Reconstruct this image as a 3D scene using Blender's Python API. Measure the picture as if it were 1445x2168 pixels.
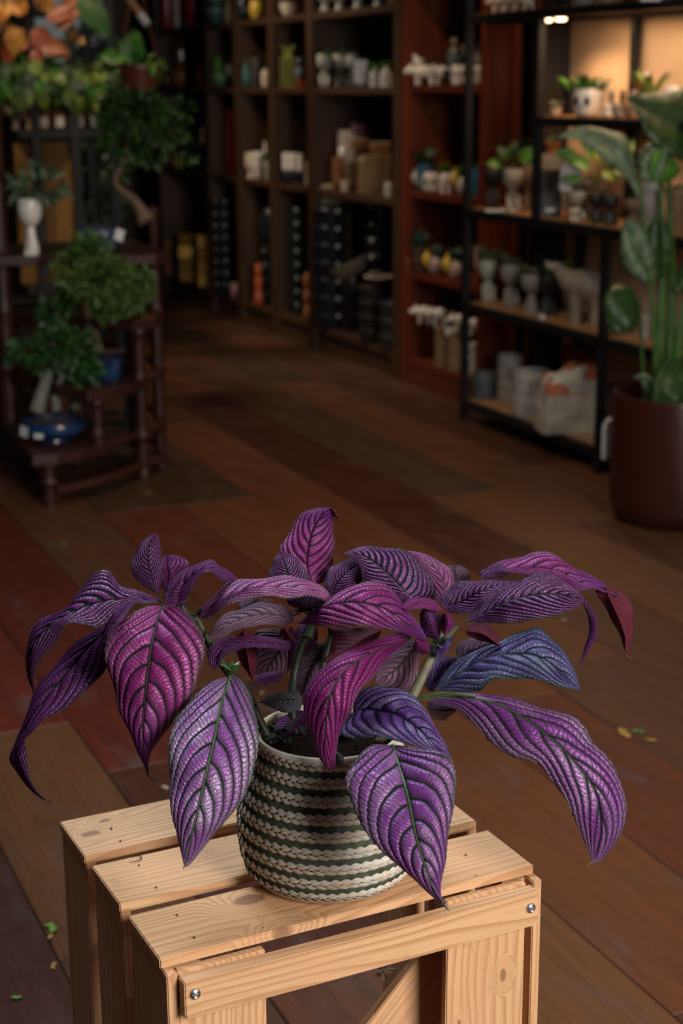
import bpy, bmesh, math, random
import numpy as np
from mathutils import Vector, Matrix

for o in list(bpy.data.objects):
    bpy.data.objects.remove(o)
scene = bpy.context.scene
COL = scene.collection
random.seed(7)

# ------------------------------------------------------------------ camera
H = 1.265                      # eye height above the floor
F_PX, CX, CY = 3366.6, 722.5, 1084.0
PITCH, ROLL = 0.2624, -0.0057
FW = np.array([0, math.cos(PITCH), -math.sin(PITCH)])
_r = np.array([1.0, 0, 0]); _u = np.array([0, math.sin(PITCH), math.cos(PITCH)])
RT = math.cos(ROLL) * _r + math.sin(ROLL) * _u
UP = -math.sin(ROLL) * _r + math.cos(ROLL) * _u
cam_data = bpy.data.cameras.new('camera')
cam_data.sensor_fit = 'HORIZONTAL'
cam_data.sensor_width = 24.0
cam_data.lens = F_PX / 1445.0 * 24.0
cam_data.clip_start = 0.05
cam_data.clip_end = 60
cam_data.dof.use_dof = True
cam_data.dof.focus_distance = 1.52
cam_data.dof.aperture_fstop = 6.3
cam = bpy.data.objects.new('camera', cam_data)
COL.objects.link(cam)
M = Matrix.Identity(4)
for i in range(3):
    M[i][0] = RT[i]; M[i][1] = UP[i]; M[i][2] = -FW[i]
M[2][3] = H
cam.matrix_world = M
scene.camera = cam

# ------------------------------------------------------------------ light, world, exposure
scene.view_settings.view_transform = 'Standard'
scene.view_settings.look = 'None'
scene.view_settings.gamma = 1
scene.view_settings.use_curve_mapping = False
scene.view_settings.exposure = 0.9
world = bpy.data.worlds.new('world'); scene.world = world
world.use_nodes = True
bg = world.node_tree.nodes['Background']
bg.inputs[0].default_value = (0.75, 0.86, 1.0, 1)
bg.inputs[1].default_value = 0.014

def area_light(name, loc, target, size, size_y, energy, color):
    d = bpy.data.lights.new(name, 'AREA')
    d.shape = 'RECTANGLE'; d.size = size; d.size_y = size_y
    d.energy = energy; d.color = color
    o = bpy.data.objects.new(name, d); COL.objects.link(o)
    o.location = loc
    o.rotation_euler = (Vector(target) - Vector(loc)).to_track_quat('-Z', 'Y').to_euler()
    return o

def spot_light(name, loc, target, energy, color, angle=70, blend=0.8, radius=0.03):
    d = bpy.data.lights.new(name, 'SPOT')
    d.energy = energy; d.color = color; d.spot_size = math.radians(angle)
    d.spot_blend = blend; d.shadow_soft_size = radius
    o = bpy.data.objects.new(name, d); COL.objects.link(o)
    o.location = loc
    o.rotation_euler = (Vector(target) - Vector(loc)).to_track_quat('-Z', 'Y').to_euler()
    return o

# daylight from the shop front, behind and to the right of the camera
area_light('shop_front_daylight', (1.75, -0.6, 1.75), (0.05, 1.5, 0.5), 1.0, 1.3, 66, (1.0, 0.94, 0.87))
# a skylight above the table
area_light('skylight', (-0.5, 2.5, 2.75), (-0.1, 1.5, 0.6), 1.1, 0.9, 34, (0.80, 0.90, 1.0))

# ------------------------------------------------------------------ pixel / room helpers
C0 = np.array([0, 0, H])
YAW = 0.4147                   # the floor boards and the bookcase run along DV
DV = np.array([-math.sin(YAW), math.cos(YAW), 0])
NV = np.array([math.cos(YAW), math.sin(YAW), 0])

def ray(px, py):
    return FW + (px - CX) / F_PX * RT - (py - CY) / F_PX * UP
def at_t(px, py, t):
    return C0 + ray(px, py) * t
def at_z(px, py, z):
    d = ray(px, py); return C0 + d * ((z - H) / d[2])
def rm(a, b, z):               # room coordinates: a across, b along the boards
    return a * NV + b * DV + np.array([0, 0, z])
def sh(px, a, z):              # point of the shelf level z, row a, in pixel column px
    k = (px - CX) / F_PX
    w = RT - k * FW
    b = -(a * (NV @ w) + (z - H) * w[2]) / (DV @ w)
    if a >= 3.05:              # keep the thing inside the bay it is seen in
        b0 = b*3.05/a
        for lo, hi in BAYS:
            if lo-.05 <= b0 <= hi+.05:
                b1 = min(max(b, lo+.07), hi-.09)
                a, b = a*b1/b, b1
                if a < 3.06: b = b*3.06/a; a = 3.06
                break
    return rm(a, b, z)
BAYS = [(5.565, 6.165), (6.33, 7.22), (7.30, 7.73), (7.80, 8.23), (8.31, 8.72), (8.80, 9.66), (9.74, 10.7)]
def shb(px, b, z):
    k = (px - CX) / F_PX
    w = RT - k * FW
    a = -(b * (DV @ w) + (z - H) * w[2]) / (NV @ w)
    return rm(a, b, z)
def mpp(p):                    # metres per pixel at p
    return float((np.asarray(p) - C0) @ FW) / F_PX

# ------------------------------------------------------------------ object helpers
def link(name, me, mat=None, parent=None):
    o = bpy.data.objects.new(name, me)
    COL.objects.link(o)
    if mat is not None:
        for m_ in (mat if isinstance(mat, (list, tuple)) else [mat]):
            me.materials.append(m_)
    if parent is not None:
        o.parent = parent
    return o
def tag(o, label=None, cat=None, group=None, kind=None):
    if label: o['label'] = label
    if cat: o['category'] = cat
    if group: o['group'] = group
    if kind: o['kind'] = kind
    return o
def empty(name, loc, rz=0, label=None, cat=None, group=None):
    o = bpy.data.objects.new(name, None); COL.objects.link(o)
    o.location = [float(v) for v in loc]; o.rotation_euler = (0, 0, rz)
    o.empty_display_size = 0.05
    return tag(o, label, cat, group)

class MB:
    """collects shapes into one mesh"""
    def __init__(s): s.v = []; s.f = []; s.m = []
    def add(s, vs, fs, mi=0):
        n = len(s.v); s.v += [tuple(float(c) for c in p) for p in vs]
        s.f += [tuple(i + n for i in f) for f in fs]; s.m += [mi] * len(fs)
        return s
    def box(s, x0, x1, y0, y1, z0, z1, mi=0, rot=0, c=None, b=0.0):
        if b > 0:
            cx, cy, cz = (x0+x1)/2, (y0+y1)/2, (z0+z1)/2
            hx, hy, hz = (x1-x0)/2, (y1-y0)/2, (z1-z0)/2
            bm = bmesh.new(); bmesh.ops.create_cube(bm, size=1)
            for v in bm.verts: v.co = Vector((cx + v.co.x*2*hx, cy + v.co.y*2*hy, cz + v.co.z*2*hz))
            bmesh.ops.bevel(bm, geom=bm.edges[:], offset=min(b, hx*.9, hy*.9, hz*.9), segments=2, affect='EDGES')
            bm.verts.index_update()
            vs = [tuple(v.co) for v in bm.verts]; fs = [[v.index for v in f.verts] for f in bm.faces]; bm.free()
        else:
            vs = [(x, y, z) for z in (z0, z1) for y in (y0, y1) for x in (x0, x1)]
            fs = [(0,2,3,1), (4,5,7,6), (0,1,5,4), (2,6,7,3), (0,4,6,2), (1,3,7,5)]
        if rot:
            c = c or ((x0+x1)/2, (y0+y1)/2)
            cr, sr = math.cos(rot), math.sin(rot)
            vs = [(c[0]+(x-c[0])*cr-(y-c[1])*sr, c[1]+(x-c[0])*sr+(y-c[1])*cr, z) for x, y, z in vs]
        return s.add(vs, fs, mi)
    def lathe(s, prof, c=(0, 0, 0), n=24, mi=0, sx=1, sy=1, close=True):
        vs = []; fs = []
        for r, z in prof:
            for k in range(n):
                a = 2*math.pi*k/n
                vs.append((c[0]+r*math.cos(a)*sx, c[1]+r*math.sin(a)*sy, c[2]+z))
        L = len(prof)
        for i in range(L-1):
            for k in range(n):
                k2 = (k+1) % n
                fs.append((i*n+k, i*n+k2, (i+1)*n+k2, (i+1)*n+k))
        if close:
            fs.append(tuple(reversed(range(n))))
            fs.append(tuple(range((L-1)*n, L*n)))
        return s.add(vs, fs, mi)
    def ell(s, c, r, n=14, mi=0, rot=None):
        if not hasattr(r, '__len__'): r = (r, r, r)
        vs = []; fs = []; m = n//2+1
        for i in range(m):
            ph = math.pi*i/(m-1)
            for k in range(n):
                a = 2*math.pi*k/n
                p = Vector((r[0]*math.sin(ph)*math.cos(a), r[1]*math.sin(ph)*math.sin(a), -r[2]*math.cos(ph)))
                if rot is not None: p = rot @ p
                vs.append((c[0]+p.x, c[1]+p.y, c[2]+p.z))
        for i in range(m-1):
            for k in range(n):
                k2 = (k+1) % n
                fs.append((i*n+k, i*n+k2, (i+1)*n+k2, (i+1)*n+k))
        return s.add(vs, fs, mi)
    def tube(s, pts, rad, n=8, mi=0, cap=True):
        pts = [Vector([float(c) for c in p]) for p in pts]
        if not hasattr(rad, '__len__'): rad = [rad]*len(pts)
        vs = []; fs = []; up = None
        for i, p in enumerate(pts):
            t = (pts[min(i+1, len(pts)-1)] - pts[max(i-1, 0)])
            if t.length < 1e-9: t = Vector((0, 0, 1))
            t.normalize()
            if up is None:
                up = Vector((0, 0, 1)) if abs(t.z) < .9 else Vector((1, 0, 0))
            x = up.cross(t)
            if x.length < 1e-6: x = t.orthogonal()
            x.normalize(); y = t.cross(x); up = y.copy()
            for k in range(n):
                a = 2*math.pi*k/n
                q = p + (x*math.cos(a) + y*math.sin(a))*rad[i]
                vs.append(tuple(q))
        for i in range(len(pts)-1):
            for k in range(n):
                k2 = (k+1) % n
                fs.append((i*n+k, i*n+k2, (i+1)*n+k2, (i+1)*n+k))
        if cap:
            fs.append(tuple(reversed(range(n)))); fs.append(tuple(range((len(pts)-1)*n, len(pts)*n)))
        return s.add(vs, fs, mi)
    def blade(s, p0, d, up, length, width, bend=0.3, mi=0, fold=0.15):
        """a small curved leaf: pointed, folded along its rib, bending away from up"""
        p0 = Vector(p0); d = Vector(d).normalized(); up = Vector(up)
        x = d.cross(up)
        if x.length < 1e-5: x = d.orthogonal()
        x.normalize(); nrm = x.cross(d)
        vs = []; fs = []
        prof = [(0, .12), (.25, .8), (.5, 1), (.78, .66), (1, .04)]
        for u, w in prof:
            c = p0 + d*length*u - nrm*length*bend*u*u
            hw = width*.5*w
            vs += [c - x*hw + nrm*hw*fold*2, c, c + x*hw + nrm*hw*fold*2]
        for i in range(4):
            a = i*3
            fs += [(a, a+1, a+4, a+3), (a+1, a+2, a+5, a+4)]
        return s.add(vs, fs, mi)
    def build(s, name, mat=None, parent=None, smooth=True, sharp=35, loc=None):
        me = bpy.data.meshes.new(name)
        me.from_pydata(s.v, [], s.f); me.update()
        if len(set(s.m)) > 1 or (s.m and s.m[0] != 0):
            me.polygons.foreach_set('material_index', s.m)
        if smooth:
            me.polygons.foreach_set('use_smooth', [True]*len(me.polygons))
            try: me.set_sharp_from_angle(angle=math.radians(sharp))
            except Exception: pass
        o = link(name, me, mat, parent)
        if loc is not None: o.location = [float(c) for c in loc]
        return o

def copy_tree(o, parent=None):
    c = o.copy(); COL.objects.link(c)
    if parent is not None: c.parent = parent
    for ch in list(o.children): copy_tree(ch, c)
    return c

# ------------------------------------------------------------------ materials
class NT:
    def __init__(s, name):
        s.mat = bpy.data.materials.new(name); s.mat.use_nodes = True
        s.nt = s.mat.node_tree; s.nt.nodes.clear()
        s.out = s.nt.nodes.new('ShaderNodeOutputMaterial')
        s.bsdf = s.nt.nodes.new('ShaderNodeBsdfPrincipled')
        s.nt.links.new(s.bsdf.outputs[0], s.out.inputs[0])
    def n(s, t, **kw):
        x = s.nt.nodes.new(t)
        for k, v in kw.items(): setattr(x, k, v)
        return x
    def set(s, sock, v):
        if hasattr(v, 'is_output') or isinstance(v, bpy.types.NodeSocket): s.nt.links.new(v, sock)
        elif isinstance(v, (tuple, list)) and sock.type == 'RGBA' and len(v) == 3: sock.default_value = (*v, 1)
        else: sock.default_value = v
    def math(s, op, a, b=0.0, c=0.0, clamp=False):
        x = s.n('ShaderNodeMath', operation=op, use_clamp=clamp)
        s.set(x.inputs[0], a); s.set(x.inputs[1], b)
        if op in ('MULTIPLY_ADD', 'COMPARE', 'SMOOTH_MIN', 'WRAP'): s.set(x.inputs[2], c)
        return x.outputs[0]
    def mix(s, f, a, b, blend='MIX'):
        x = s.n('ShaderNodeMix', data_type='RGBA', blend_type=blend)
        s.set(x.inputs[0], f); s.set(x.inputs[6], a); s.set(x.inputs[7], b)
        return x.outputs[2]
    def step(s, v, a, b, lo=0.0, hi=1.0):
        x = s.n('ShaderNodeMapRange', interpolation_type='SMOOTHSTEP')
        s.set(x.inputs[0], v); s.set(x.inputs[1], a); s.set(x.inputs[2], b); s.set(x.inputs[3], lo); s.set(x.inputs[4], hi)
        return x.outputs[0]
    def noise(s, vec, scale, detail=3, rough=.5):
        x = s.n('ShaderNodeTexNoise')
        if vec is not None: s.set(x.inputs['Vector'], vec)
        x.inputs['Scale'].default_value = scale; x.inputs['Detail'].default_value = detail
        x.inputs['Roughness'].default_value = rough
        return x.outputs[0]
    def mapping(s, vec, scale=(1, 1, 1), loc=(0, 0, 0), rot=(0, 0, 0)):
        x = s.n('ShaderNodeMapping'); s.set(x.inputs[0], vec)
        x.inputs['Scale'].default_value = scale; x.inputs['Location'].default_value = loc; x.inputs['Rotation'].default_value = rot
        return x.outputs[0]
    def bump(s, h, strength=.3, dist=.002):
        x = s.n('ShaderNodeBump'); s.set(x.inputs['Height'], h)
        x.inputs['Strength'].default_value = strength; x.inputs['Distance'].default_value = dist
        s.nt.links.new(x.outputs[0], s.bsdf.inputs['Normal'])
    def b(s, **kw):
        for k, v in kw.items(): s.set(s.bsdf.inputs[k.replace('_', ' ')], v)

_mats = {}
def plain(name, col, rough=.5, metal=0.0, var=.15, scale=30, bump=0.0, spec=.5, coat=0.0, emit=None):
    """a surface of one colour with slight mottling"""
    if name in _mats: return _mats[name]
    t = NT(name)
    co = t.n('ShaderNodeTexCoord').outputs['Object']
    nz = t.noise(co, scale, 3)
    f = t.step(nz, .3, .7)
    dark = tuple(c*(1-var) for c in col); lite = tuple(min(1, c*(1+var)) for c in col)
    t.b(Base_Color=t.mix(f, dark, lite), Roughness=rough, Metallic=metal)
    t.bsdf.inputs['Specular IOR Level'].default_value = spec
    t.bsdf.inputs['Coat Weight'].default_value = coat
    if bump: t.bump(nz, bump, .003)
    if emit:
        t.b(Emission_Color=emit[0], Emission_Strength=emit[1])
    _mats[name] = t.mat
    return t.mat

def wood(name, light, dark, grain=(3, 60, 60), rough=.55, bump=.15, spec=.4, coat=0.0, contrast=1.0):
    """stretched-noise timber along local X"""
    if name in _mats: return _mats[name]
    t = NT(name)
    co = t.n('ShaderNodeTexCoord').outputs['Object']
    rnd = t.n('ShaderNodeObjectInfo').outputs['Random']
    add = t.n('ShaderNodeVectorMath', operation='ADD'); t.set(add.inputs[0], co)
    cmb = t.n('ShaderNodeCombineXYZ'); t.set(cmb.inputs[0], t.math('MULTIPLY', rnd, 13.0)); t.set(cmb.inputs[1], t.math('MULTIPLY', rnd, 7.0))
    t.set(add.inputs[1], cmb.outputs[0])
    m_ = t.mapping(add.outputs[0], grain)
    n1 = t.noise(m_, 1.0, 5, .6)
    f = t.step(n1, .5-.25/contrast, .5+.25/contrast)
    t.b(Base_Color=t.mix(f, dark, light), Roughness=rough)
    t.bsdf.inputs['Specular IOR Level'].default_value = spec
    t.bsdf.inputs['Coat Weight'].default_value = coat
    t.bump(n1, bump, .002)
    _mats[name] = t.mat
    return t.mat

def pine():
    """planed pine: annual rings cut lengthwise, with knots"""
    t = NT('pine_wood')
    co = t.n('ShaderNodeTexCoord').outputs['Object']
    rnd = t.n('ShaderNodeObjectInfo').outputs['Random']
    cmb = t.n('ShaderNodeCombineXYZ')
    t.set(cmb.inputs[0], t.math('MULTIPLY', rnd, 17.3)); t.set(cmb.inputs[1], t.math('MULTIPLY', rnd, 9.1)); t.set(cmb.inputs[2], t.math('MULTIPLY', rnd, 3.7))
    add = t.n('ShaderNodeVectorMath', operation='ADD'); t.set(add.inputs[0], co); t.set(add.inputs[1], cmb.outputs[0])
    p = add.outputs[0]
    # knots
    so = t.n('ShaderNodeSeparateXYZ'); t.set(so.inputs[0], co)
    wn = t.math('MULTIPLY', t.math('SUBTRACT', t.noise(co, 60, 2), .5), .006)
    swirl = core = None
    for nm in ('knot1', 'knot2'):
        kk = t.n('ShaderNodeAttribute', attribute_name=nm, attribute_type='OBJECT')
        ks = t.n('ShaderNodeSeparateXYZ'); t.set(ks.inputs[0], kk.outputs['Vector'])
        dx = t.math('MULTIPLY', t.math('SUBTRACT', so.outputs[0], ks.outputs[0]), .55)
        dy = t.math('ADD', t.math('SUBTRACT', so.outputs[1], ks.outputs[1]), wn)
        dd = t.math('SQRT', t.math('ADD', t.math('MULTIPLY', dx, dx), t.math('MULTIPLY', dy, dy)))
        dd = t.math('DIVIDE', dd, t.math('MAXIMUM', ks.outputs[2], .00001))
        sw = t.math('MULTIPLY', t.step(dd, 0.0, 3.6, 1.0, 0.0), t.math('GREATER_THAN', ks.outputs[2], .0001))
        cr = t.math('MULTIPLY', t.step(dd, .75, 1.15, 1.0, 0.0), t.math('GREATER_THAN', ks.outputs[2], .0001))
        swirl = sw if swirl is None else t.math('MAXIMUM', swirl, sw)
        core = cr if core is None else t.math('MAXIMUM', core, cr)
    warp = t.noise(t.mapping(p, (2.2, 14, 14)), 1.0, 2)
    s3 = t.n('ShaderNodeSeparateXYZ'); t.set(s3.inputs[0], p)
    base = t.math('ADD', t.math('MULTIPLY', s3.outputs[1], 120.0), t.math('MULTIPLY', s3.outputs[2], 90.0))
    base = t.math('ADD', base, t.math('MULTIPLY', warp, 9.0))
    base = t.math('ADD', base, t.math('MULTIPLY', swirl, 7.0))
    ring = t.math('FRACT', base)
    late = t.math('MULTIPLY', t.step(ring, .35, .92), t.step(ring, .93, 1.0, 1.0, 0.0))
    fine = t.noise(t.mapping(p, (8, 260, 260)), 1.0, 4, .65)
    blot = t.noise(t.mapping(p, (5, 12, 12)), 1.0, 3)
    col = t.mix(t.math('MULTIPLY', late, .72), (0.66, 0.40, 0.215), (0.42, 0.20, 0.085))
    col = t.mix(t.step(blot, .38, .66, 0.0, .6), col, t.mix(.75, col, (0.64, 0.34, 0.18)))
    col = t.mix(t.step(fine, .35, .7, 0.0, .32), col, (0.34, 0.20, 0.10))
    dirt = t.noise(p, 28, 5, .7)
    col = t.mix(t.step(dirt, .58, .76, 0.0, .5), col, (0.26, 0.17, 0.10))
    col = t.mix(t.math('MULTIPLY', core, .72), col, (0.17, 0.085, 0.045))
    speck = t.n('ShaderNodeTexVoronoi', feature='F1'); t.set(speck.inputs['Vector'], p); speck.inputs['Scale'].default_value = 42
    ssep = t.n('ShaderNodeSeparateColor'); t.set(ssep.inputs[0], speck.outputs['Color'])
    sm = t.math('MULTIPLY', t.step(speck.outputs['Distance'], .04, .075, 1.0, 0.0), t.math('GREATER_THAN', ssep.outputs[1], .72))
    col = t.mix(t.math('MULTIPLY', sm, .85), col, (0.05, 0.03, 0.02))
    t.b(Base_Color=col, Roughness=.62)
    t.bsdf.inputs['Specular IOR Level'].default_value = .3
    h = t.math('ADD', t.math('MULTIPLY', late, .5), t.math('MULTIPLY', fine, .8))
    t.bump(h, .25, .0012)
    return t.mat
PINE = pine()
# ------------------------------------------------------------------ floor
def floor_mat():
    t = NT('floor_boards')
    at = t.n('ShaderNodeAttribute', attribute_name='tone')
    uv = t.n('ShaderNodeUVMap').outputs[0]
    g1 = t.noise(t.mapping(uv, (1.6, 34, 1)), 1.0, 6, .65)
    g2 = t.noise(t.mapping(uv, (6, 160, 1)), 1.0, 4, .7)
    bl = t.noise(t.mapping(uv, (5, 9, 1)), 1.0, 5, .65)
    base = at.outputs['Color']
    col = t.mix(t.step(g1, .3, .72, 0.0, .55), base, t.mix(1.0, base, (1.75, 1.4, 1.1), 'MULTIPLY'))
    col = t.mix(t.step(g2, .42, .7, 0.0, .45), col, t.mix(1.0, base, (.42, .42, .45), 'MULTIPLY'))
    col = t.mix(t.step(bl, .55, .75, 0.0, .45), col, (0.075, 0.06, 0.055))
    sp = t.noise(t.mapping(uv, (60, 60, 1)), 1.0, 2)
    col = t.mix(t.step(sp, .70, .80, 0.0, .3), col, (0.12, 0.10, 0.09))
    t.b(Base_Color=col, Roughness=t.step(bl, .3, .8, .42, .66))
    t.bsdf.inputs['Specular IOR Level'].default_value = .35
    t.bump(t.math('ADD', t.math('MULTIPLY', g2, .6), g1), .22, .0025)
    return t.mat

RED = (0.085, 0.017, 0.010); DRED = (0.050, 0.014, 0.008); ORG = (0.095, 0.034, 0.014)
BRN = (0.070, 0.029, 0.015); GRB = (0.045, 0.026, 0.016); DRB = (0.058, 0.020, 0.012); RORG = (0.092, 0.026, 0.012); TAN = (0.105, 0.046, 0.020)
# measured runs of the boards: strip index -> [(b_end, tone) ...], b grows away from the camera
RUNS = {
 -2: [(2.6, DRED), (5, RED), (9, DRED)], -1: [(2.4, BRN), (4.4, DRED), (9, RED)],
 0: [(1.9, DRED), (3.4, BRN), (6, DRED), (12, RED)],
 1: [(2.55, DRED), (3.6, BRN), (7, RED), (12, BRN)],
 2: [(2.12, BRN), (3.02, TAN), (3.9, RED), (12, DRED)],
 3: [(1.9, BRN), (2.75, DRB), (5.2, RED), (12, BRN)],
 4: [(1.98, TAN), (3.1, DRB), (12, BRN)],
 5: [(1.62, BRN), (3.0, ORG), (4.6, RORG), (6.2, GRB), (12, BRN)],
 6: [(1.75, ORG), (2.75, RORG), (4.6, ORG), (6.4, GRB), (12, BRN)],
 7: [(2.9, BRN), (5.8, ORG), (12, BRN)],
 8: [(2.2, TAN), (3.4, BRN), (6.35, DRED), (12, ORG)],
 9: [(4.35, TAN), (6.0, GRB), (12, BRN)],
 10: [(3.9, BRN), (6.4, TAN), (12, GRB)], 11: [(4.6, TAN), (12, BRN)],
}
def make_floor():
    W = 0.2507; A0 = -0.035
    vs = []; fs = []; tones = []; uvs = []
    rnd = random.Random(3)
    for k in range(-9, 15):
        a0 = A0 + k*W + .0012; a1 = A0 + (k+1)*W - .0012
        runs = RUNS.get(k)
        if not runs:
            runs = []; b = -3
            while b < 12: b += rnd.uniform(1.8, 3.6); runs.append((b, rnd.choice([RED, DRED, ORG, BRN, GRB])))
        b0 = -4.0
        for bi, (b1, tone) in enumerate(runs):
            b1 = min(b1, 12.0)
            if bi == len(runs)-1: b1 = 12.0
            n = len(vs); e = .0012; c = .0018
            for aa, bb, z in ((a0, b0+e, -.002), (a1, b0+e, -.002), (a1, b1-e, -.002), (a0, b1-e, -.002),
                              (a0+c, b0+e+c, 0), (a1-c, b0+e+c, 0), (a1-c, b1-e-c, 0), (a0+c, b1-e-c, 0)):
                vs.append(tuple(rm(aa, bb, z)))
            faces = [(4,5,6,7), (0,1,5,4), (1,2,6,5), (2,3,7,6), (3,0,4,7)]
            j = rnd.uniform(.85, 1.15); tn = (tone[0]*j*.98, tone[1]*j*.90, tone[2]*j*.74)
            ou, ov = rnd.uniform(0, 50), rnd.uniform(0, 50)
            ab = [(a0, b0), (a1, b0), (a1, b1), (a0, b1)]*2
            for f in faces:
                fs.append(tuple(n+i for i in f)); tones.append(tn if f == faces[0] else tuple(x*.9+.012 for x in tn))
                uvs += [(ab[i][1]+ou, ab[i][0]+ov) for i in f]
            b0 = b1
    # dark sub-floor seen in the seams
    n = len(vs)
    for aa, bb in ((-3, -4), (3.8, -4), (3.8, 12), (-3, 12)): vs.append(tuple(rm(aa, bb, -.006)))
    fs.append((n, n+1, n+2, n+3)); tones.append((.022, .015, .011)); uvs += [(0, 0), (1, 0), (1, 1), (0, 1)]
    me = bpy.data.meshes.new('floor'); me.from_pydata(vs, [], fs); me.update()
    at = me.attributes.new('tone', 'FLOAT_COLOR', 'FACE')
    for i, tn in enumerate(tones): at.data[i].color = (*tn, 1)
    ul = me.uv_layers.new(name='UVMap')
    for i, q in enumerate(uvs): ul.data[i].uv = q
    return tag(link('floor', me, floor_mat()), kind='structure')
make_floor()

PLASTER_DARK = plain('dark_plaster', (0.055, 0.045, 0.038), .9, scale=4, bump=.05)
PLASTER_BEIGE = plain('beige_plaster', (0.62, 0.43, 0.27), .9, scale=6, var=.06, bump=.05)
def wall_slab(name, a0, a1, b0, b1, z0, z1, mat):
    mb = MB()
    vs = [rm(a, b, z) for z in (z0, z1) for b in (b0, b1) for a in (a0, a1)]
    mb.add(vs, [(0,2,3,1), (4,5,7,6), (0,1,5,4), (2,6,7,3), (0,4,6,2), (1,3,7,5)])
    return tag(mb.build(name, mat, smooth=False), kind='structure')
wall_slab('wall_right', 3.46, 3.56, 0.2, 12.0, 0, 2.9, PLASTER_BEIGE)
wall_slab('wall_right_front', 3.15, 3.455, 0.2, 5.095, 0, 2.9, PLASTER_BEIGE)
wall_slab('wall_back', -2.5, 3.56, 12.0, 12.1, 0, 2.9, PLASTER_DARK)
wall_slab('wall_left', -2.6, -2.5, 0.2, 12.1, 0, 2.9, PLASTER_DARK)
wall_slab('ceiling', -2.6, 3.56, 3.4, 12.1, 2.9, 3.0, PLASTER_DARK)

# ------------------------------------------------------------------ the crate
CR_O = np.array([-.30476, 1.56512, .50176]); CR_YAW = .4567
crate = empty('wooden_crate', (CR_O[0], CR_O[1], 0), CR_YAW,
              'pine slatted crate standing on end as a plant stand', 'crate')
def board(name, x0, x1, y0, y1, z0, z1, along='x', rz=0, label=None, mid=None, tilt=0, knots=(), bev=.0012, seg=10, wob=.0006):
    """one plank; its mesh runs along local X, z measured from the crate top"""
    dims = {'x': (x1-x0, y1-y0, z1-z0), 'y': (y1-y0, x1-x0, z1-z0), 'z': (z1-z0, y1-y0, x1-x0), 'f': (z1-z0, x1-x0, y1-y0)}[along]
    bm = bmesh.new(); bmesh.ops.create_cube(bm, size=1)
    for v in bm.verts: v.co = Vector((v.co.x*dims[0], v.co.y*dims[1], v.co.z*dims[2]))
    bmesh.ops.bevel(bm, geom=bm.edges[:], offset=bev, segments=2, affect='EDGES')
    me = bpy.data.meshes.new(name); bm.to_mesh(me); bm.free()
    me.polygons.foreach_set('use_smooth', [True]*len(me.polygons)); me.set_sharp_from_angle(angle=math.radians(50))
    o = link(name, me, PINE, crate)
    o.location = ((x0+x1)/2, (y0+y1)/2, CR_O[2] + (z0+z1)/2)
    R = Matrix.Identity(3)
    if along == 'z': R = Matrix(((0, 0, -1), (0, 1, 0), (1, 0, 0))).to_3x3()   # local x -> z
    if along == 'f': R = Matrix(((0, 1, 0), (0, 0, 1), (1, 0, 0))).to_3x3()   # local x -> z, y -> x
    if along == 'y': R = Matrix(((0, -1, 0), (1, 0, 0), (0, 0, 1))).to_3x3()
    o.rotation_euler = R.to_euler()
    for i, k in enumerate(knots): o['knot%d' % (i+1)] = k
    if label: o['label'] = label
    return o
PW, PG, PT = .08884, .02324, .00988
def on_top(px, py):
    q = at_z(px, py, CR_O[2]) - CR_O
    c_, s_ = math.cos(CR_YAW), math.sin(CR_YAW)
    return q[0]*c_+q[1]*s_, -q[0]*s_+q[1]*c_
def knot_top(i, px, py, r):
    x, y = on_top(px, py); return (x-.2, y+i*(PW+PG)+PW/2, r)
TOPK = [[knot_top(0, 192, 1765, .006), knot_top(0, 222, 1738, .004)], [knot_top(1, 560, 1790, .004)], [knot_top(2, 528, 1905, .0095), knot_top(2, 604, 1972, .0085)]]
for i in range(3):
    yb = -i*(PW+PG)
    board('top_plank', 0, .4, yb-PW, yb, -PT, 0, 'x', knots=TOPK[i])
    ye = yb-PW if i < 2 else -.3285
    board('side_plank', .0015, .0118, ye + .002, yb-.002 if i else -.001, -.5017, -PT, 'z')
    board('side_plank', .3910, .4015, ye + .002, yb-.002, -.5017, -PT, 'z')
    if i == 0: pass
board('front_plank', .0128, .0995, -.3235, -.3135, -.5017, -.0108, 'f', knots=[(.12, .075, .004)])
board('front_plank', .2935, .3848, -.3235, -.3135, -.5017, -.0108, 'f', knots=[(.148, .021, .0042), (.108, -.03, .002)])
board('front_rail', .0128, .3888, -.341, -.324, -.0503, -.0132, 'x')
board('back_rail', .0128, .3888, -.030, -.014, -.060, -.0132, 'x')
board('bottom_rail', .0128, .3888, -.341, -.324, -.50, -.45, 'x')
# brace leaning across the inside, right corner
br = board('corner_brace', -.17, .17, -.036, .036, -.006, .006, 'x')
def brace_pose():
    # runs from the upper right back corner down to the left
    p0 = Vector((.372, -.268, .433)); p1 = Vector((.133, -.268, .197))
    d = (p1-p0).normalized(); z = Vector((0.15, 1, 0.1)); z = (z - d*z.dot(d)).normalized(); y = z.cross(d)
    Mx = Matrix((d, y, z)).transposed().to_4x4(); Mx.translation = (p0+p1)/2
    br.matrix_local = Mx
brace_pose()
def corner_post(x, y):
    mb = MB()
    s_ = 1 if x < .2 else -1
    pts = [(0, 0), (s_*.028, 0), (0, .028)]
    vs = [(x+a, y+b, z) for z in (.002, CR_O[2]-.012) for a, b in pts]
    mb.add(vs, [(0, 2, 1), (3, 4, 5), (0, 1, 4, 3), (1, 2, 5, 4), (2, 0, 3, 5)])
    mb.build('corner_post', PINE, crate, smooth=False)
corner_post(.0125, -.312); corner_post(.3905, -.312)
STEEL = plain('zinc_screw', (0.55, 0.57, 0.6), .28, metal=1.0, var=.1, scale=300)
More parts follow.
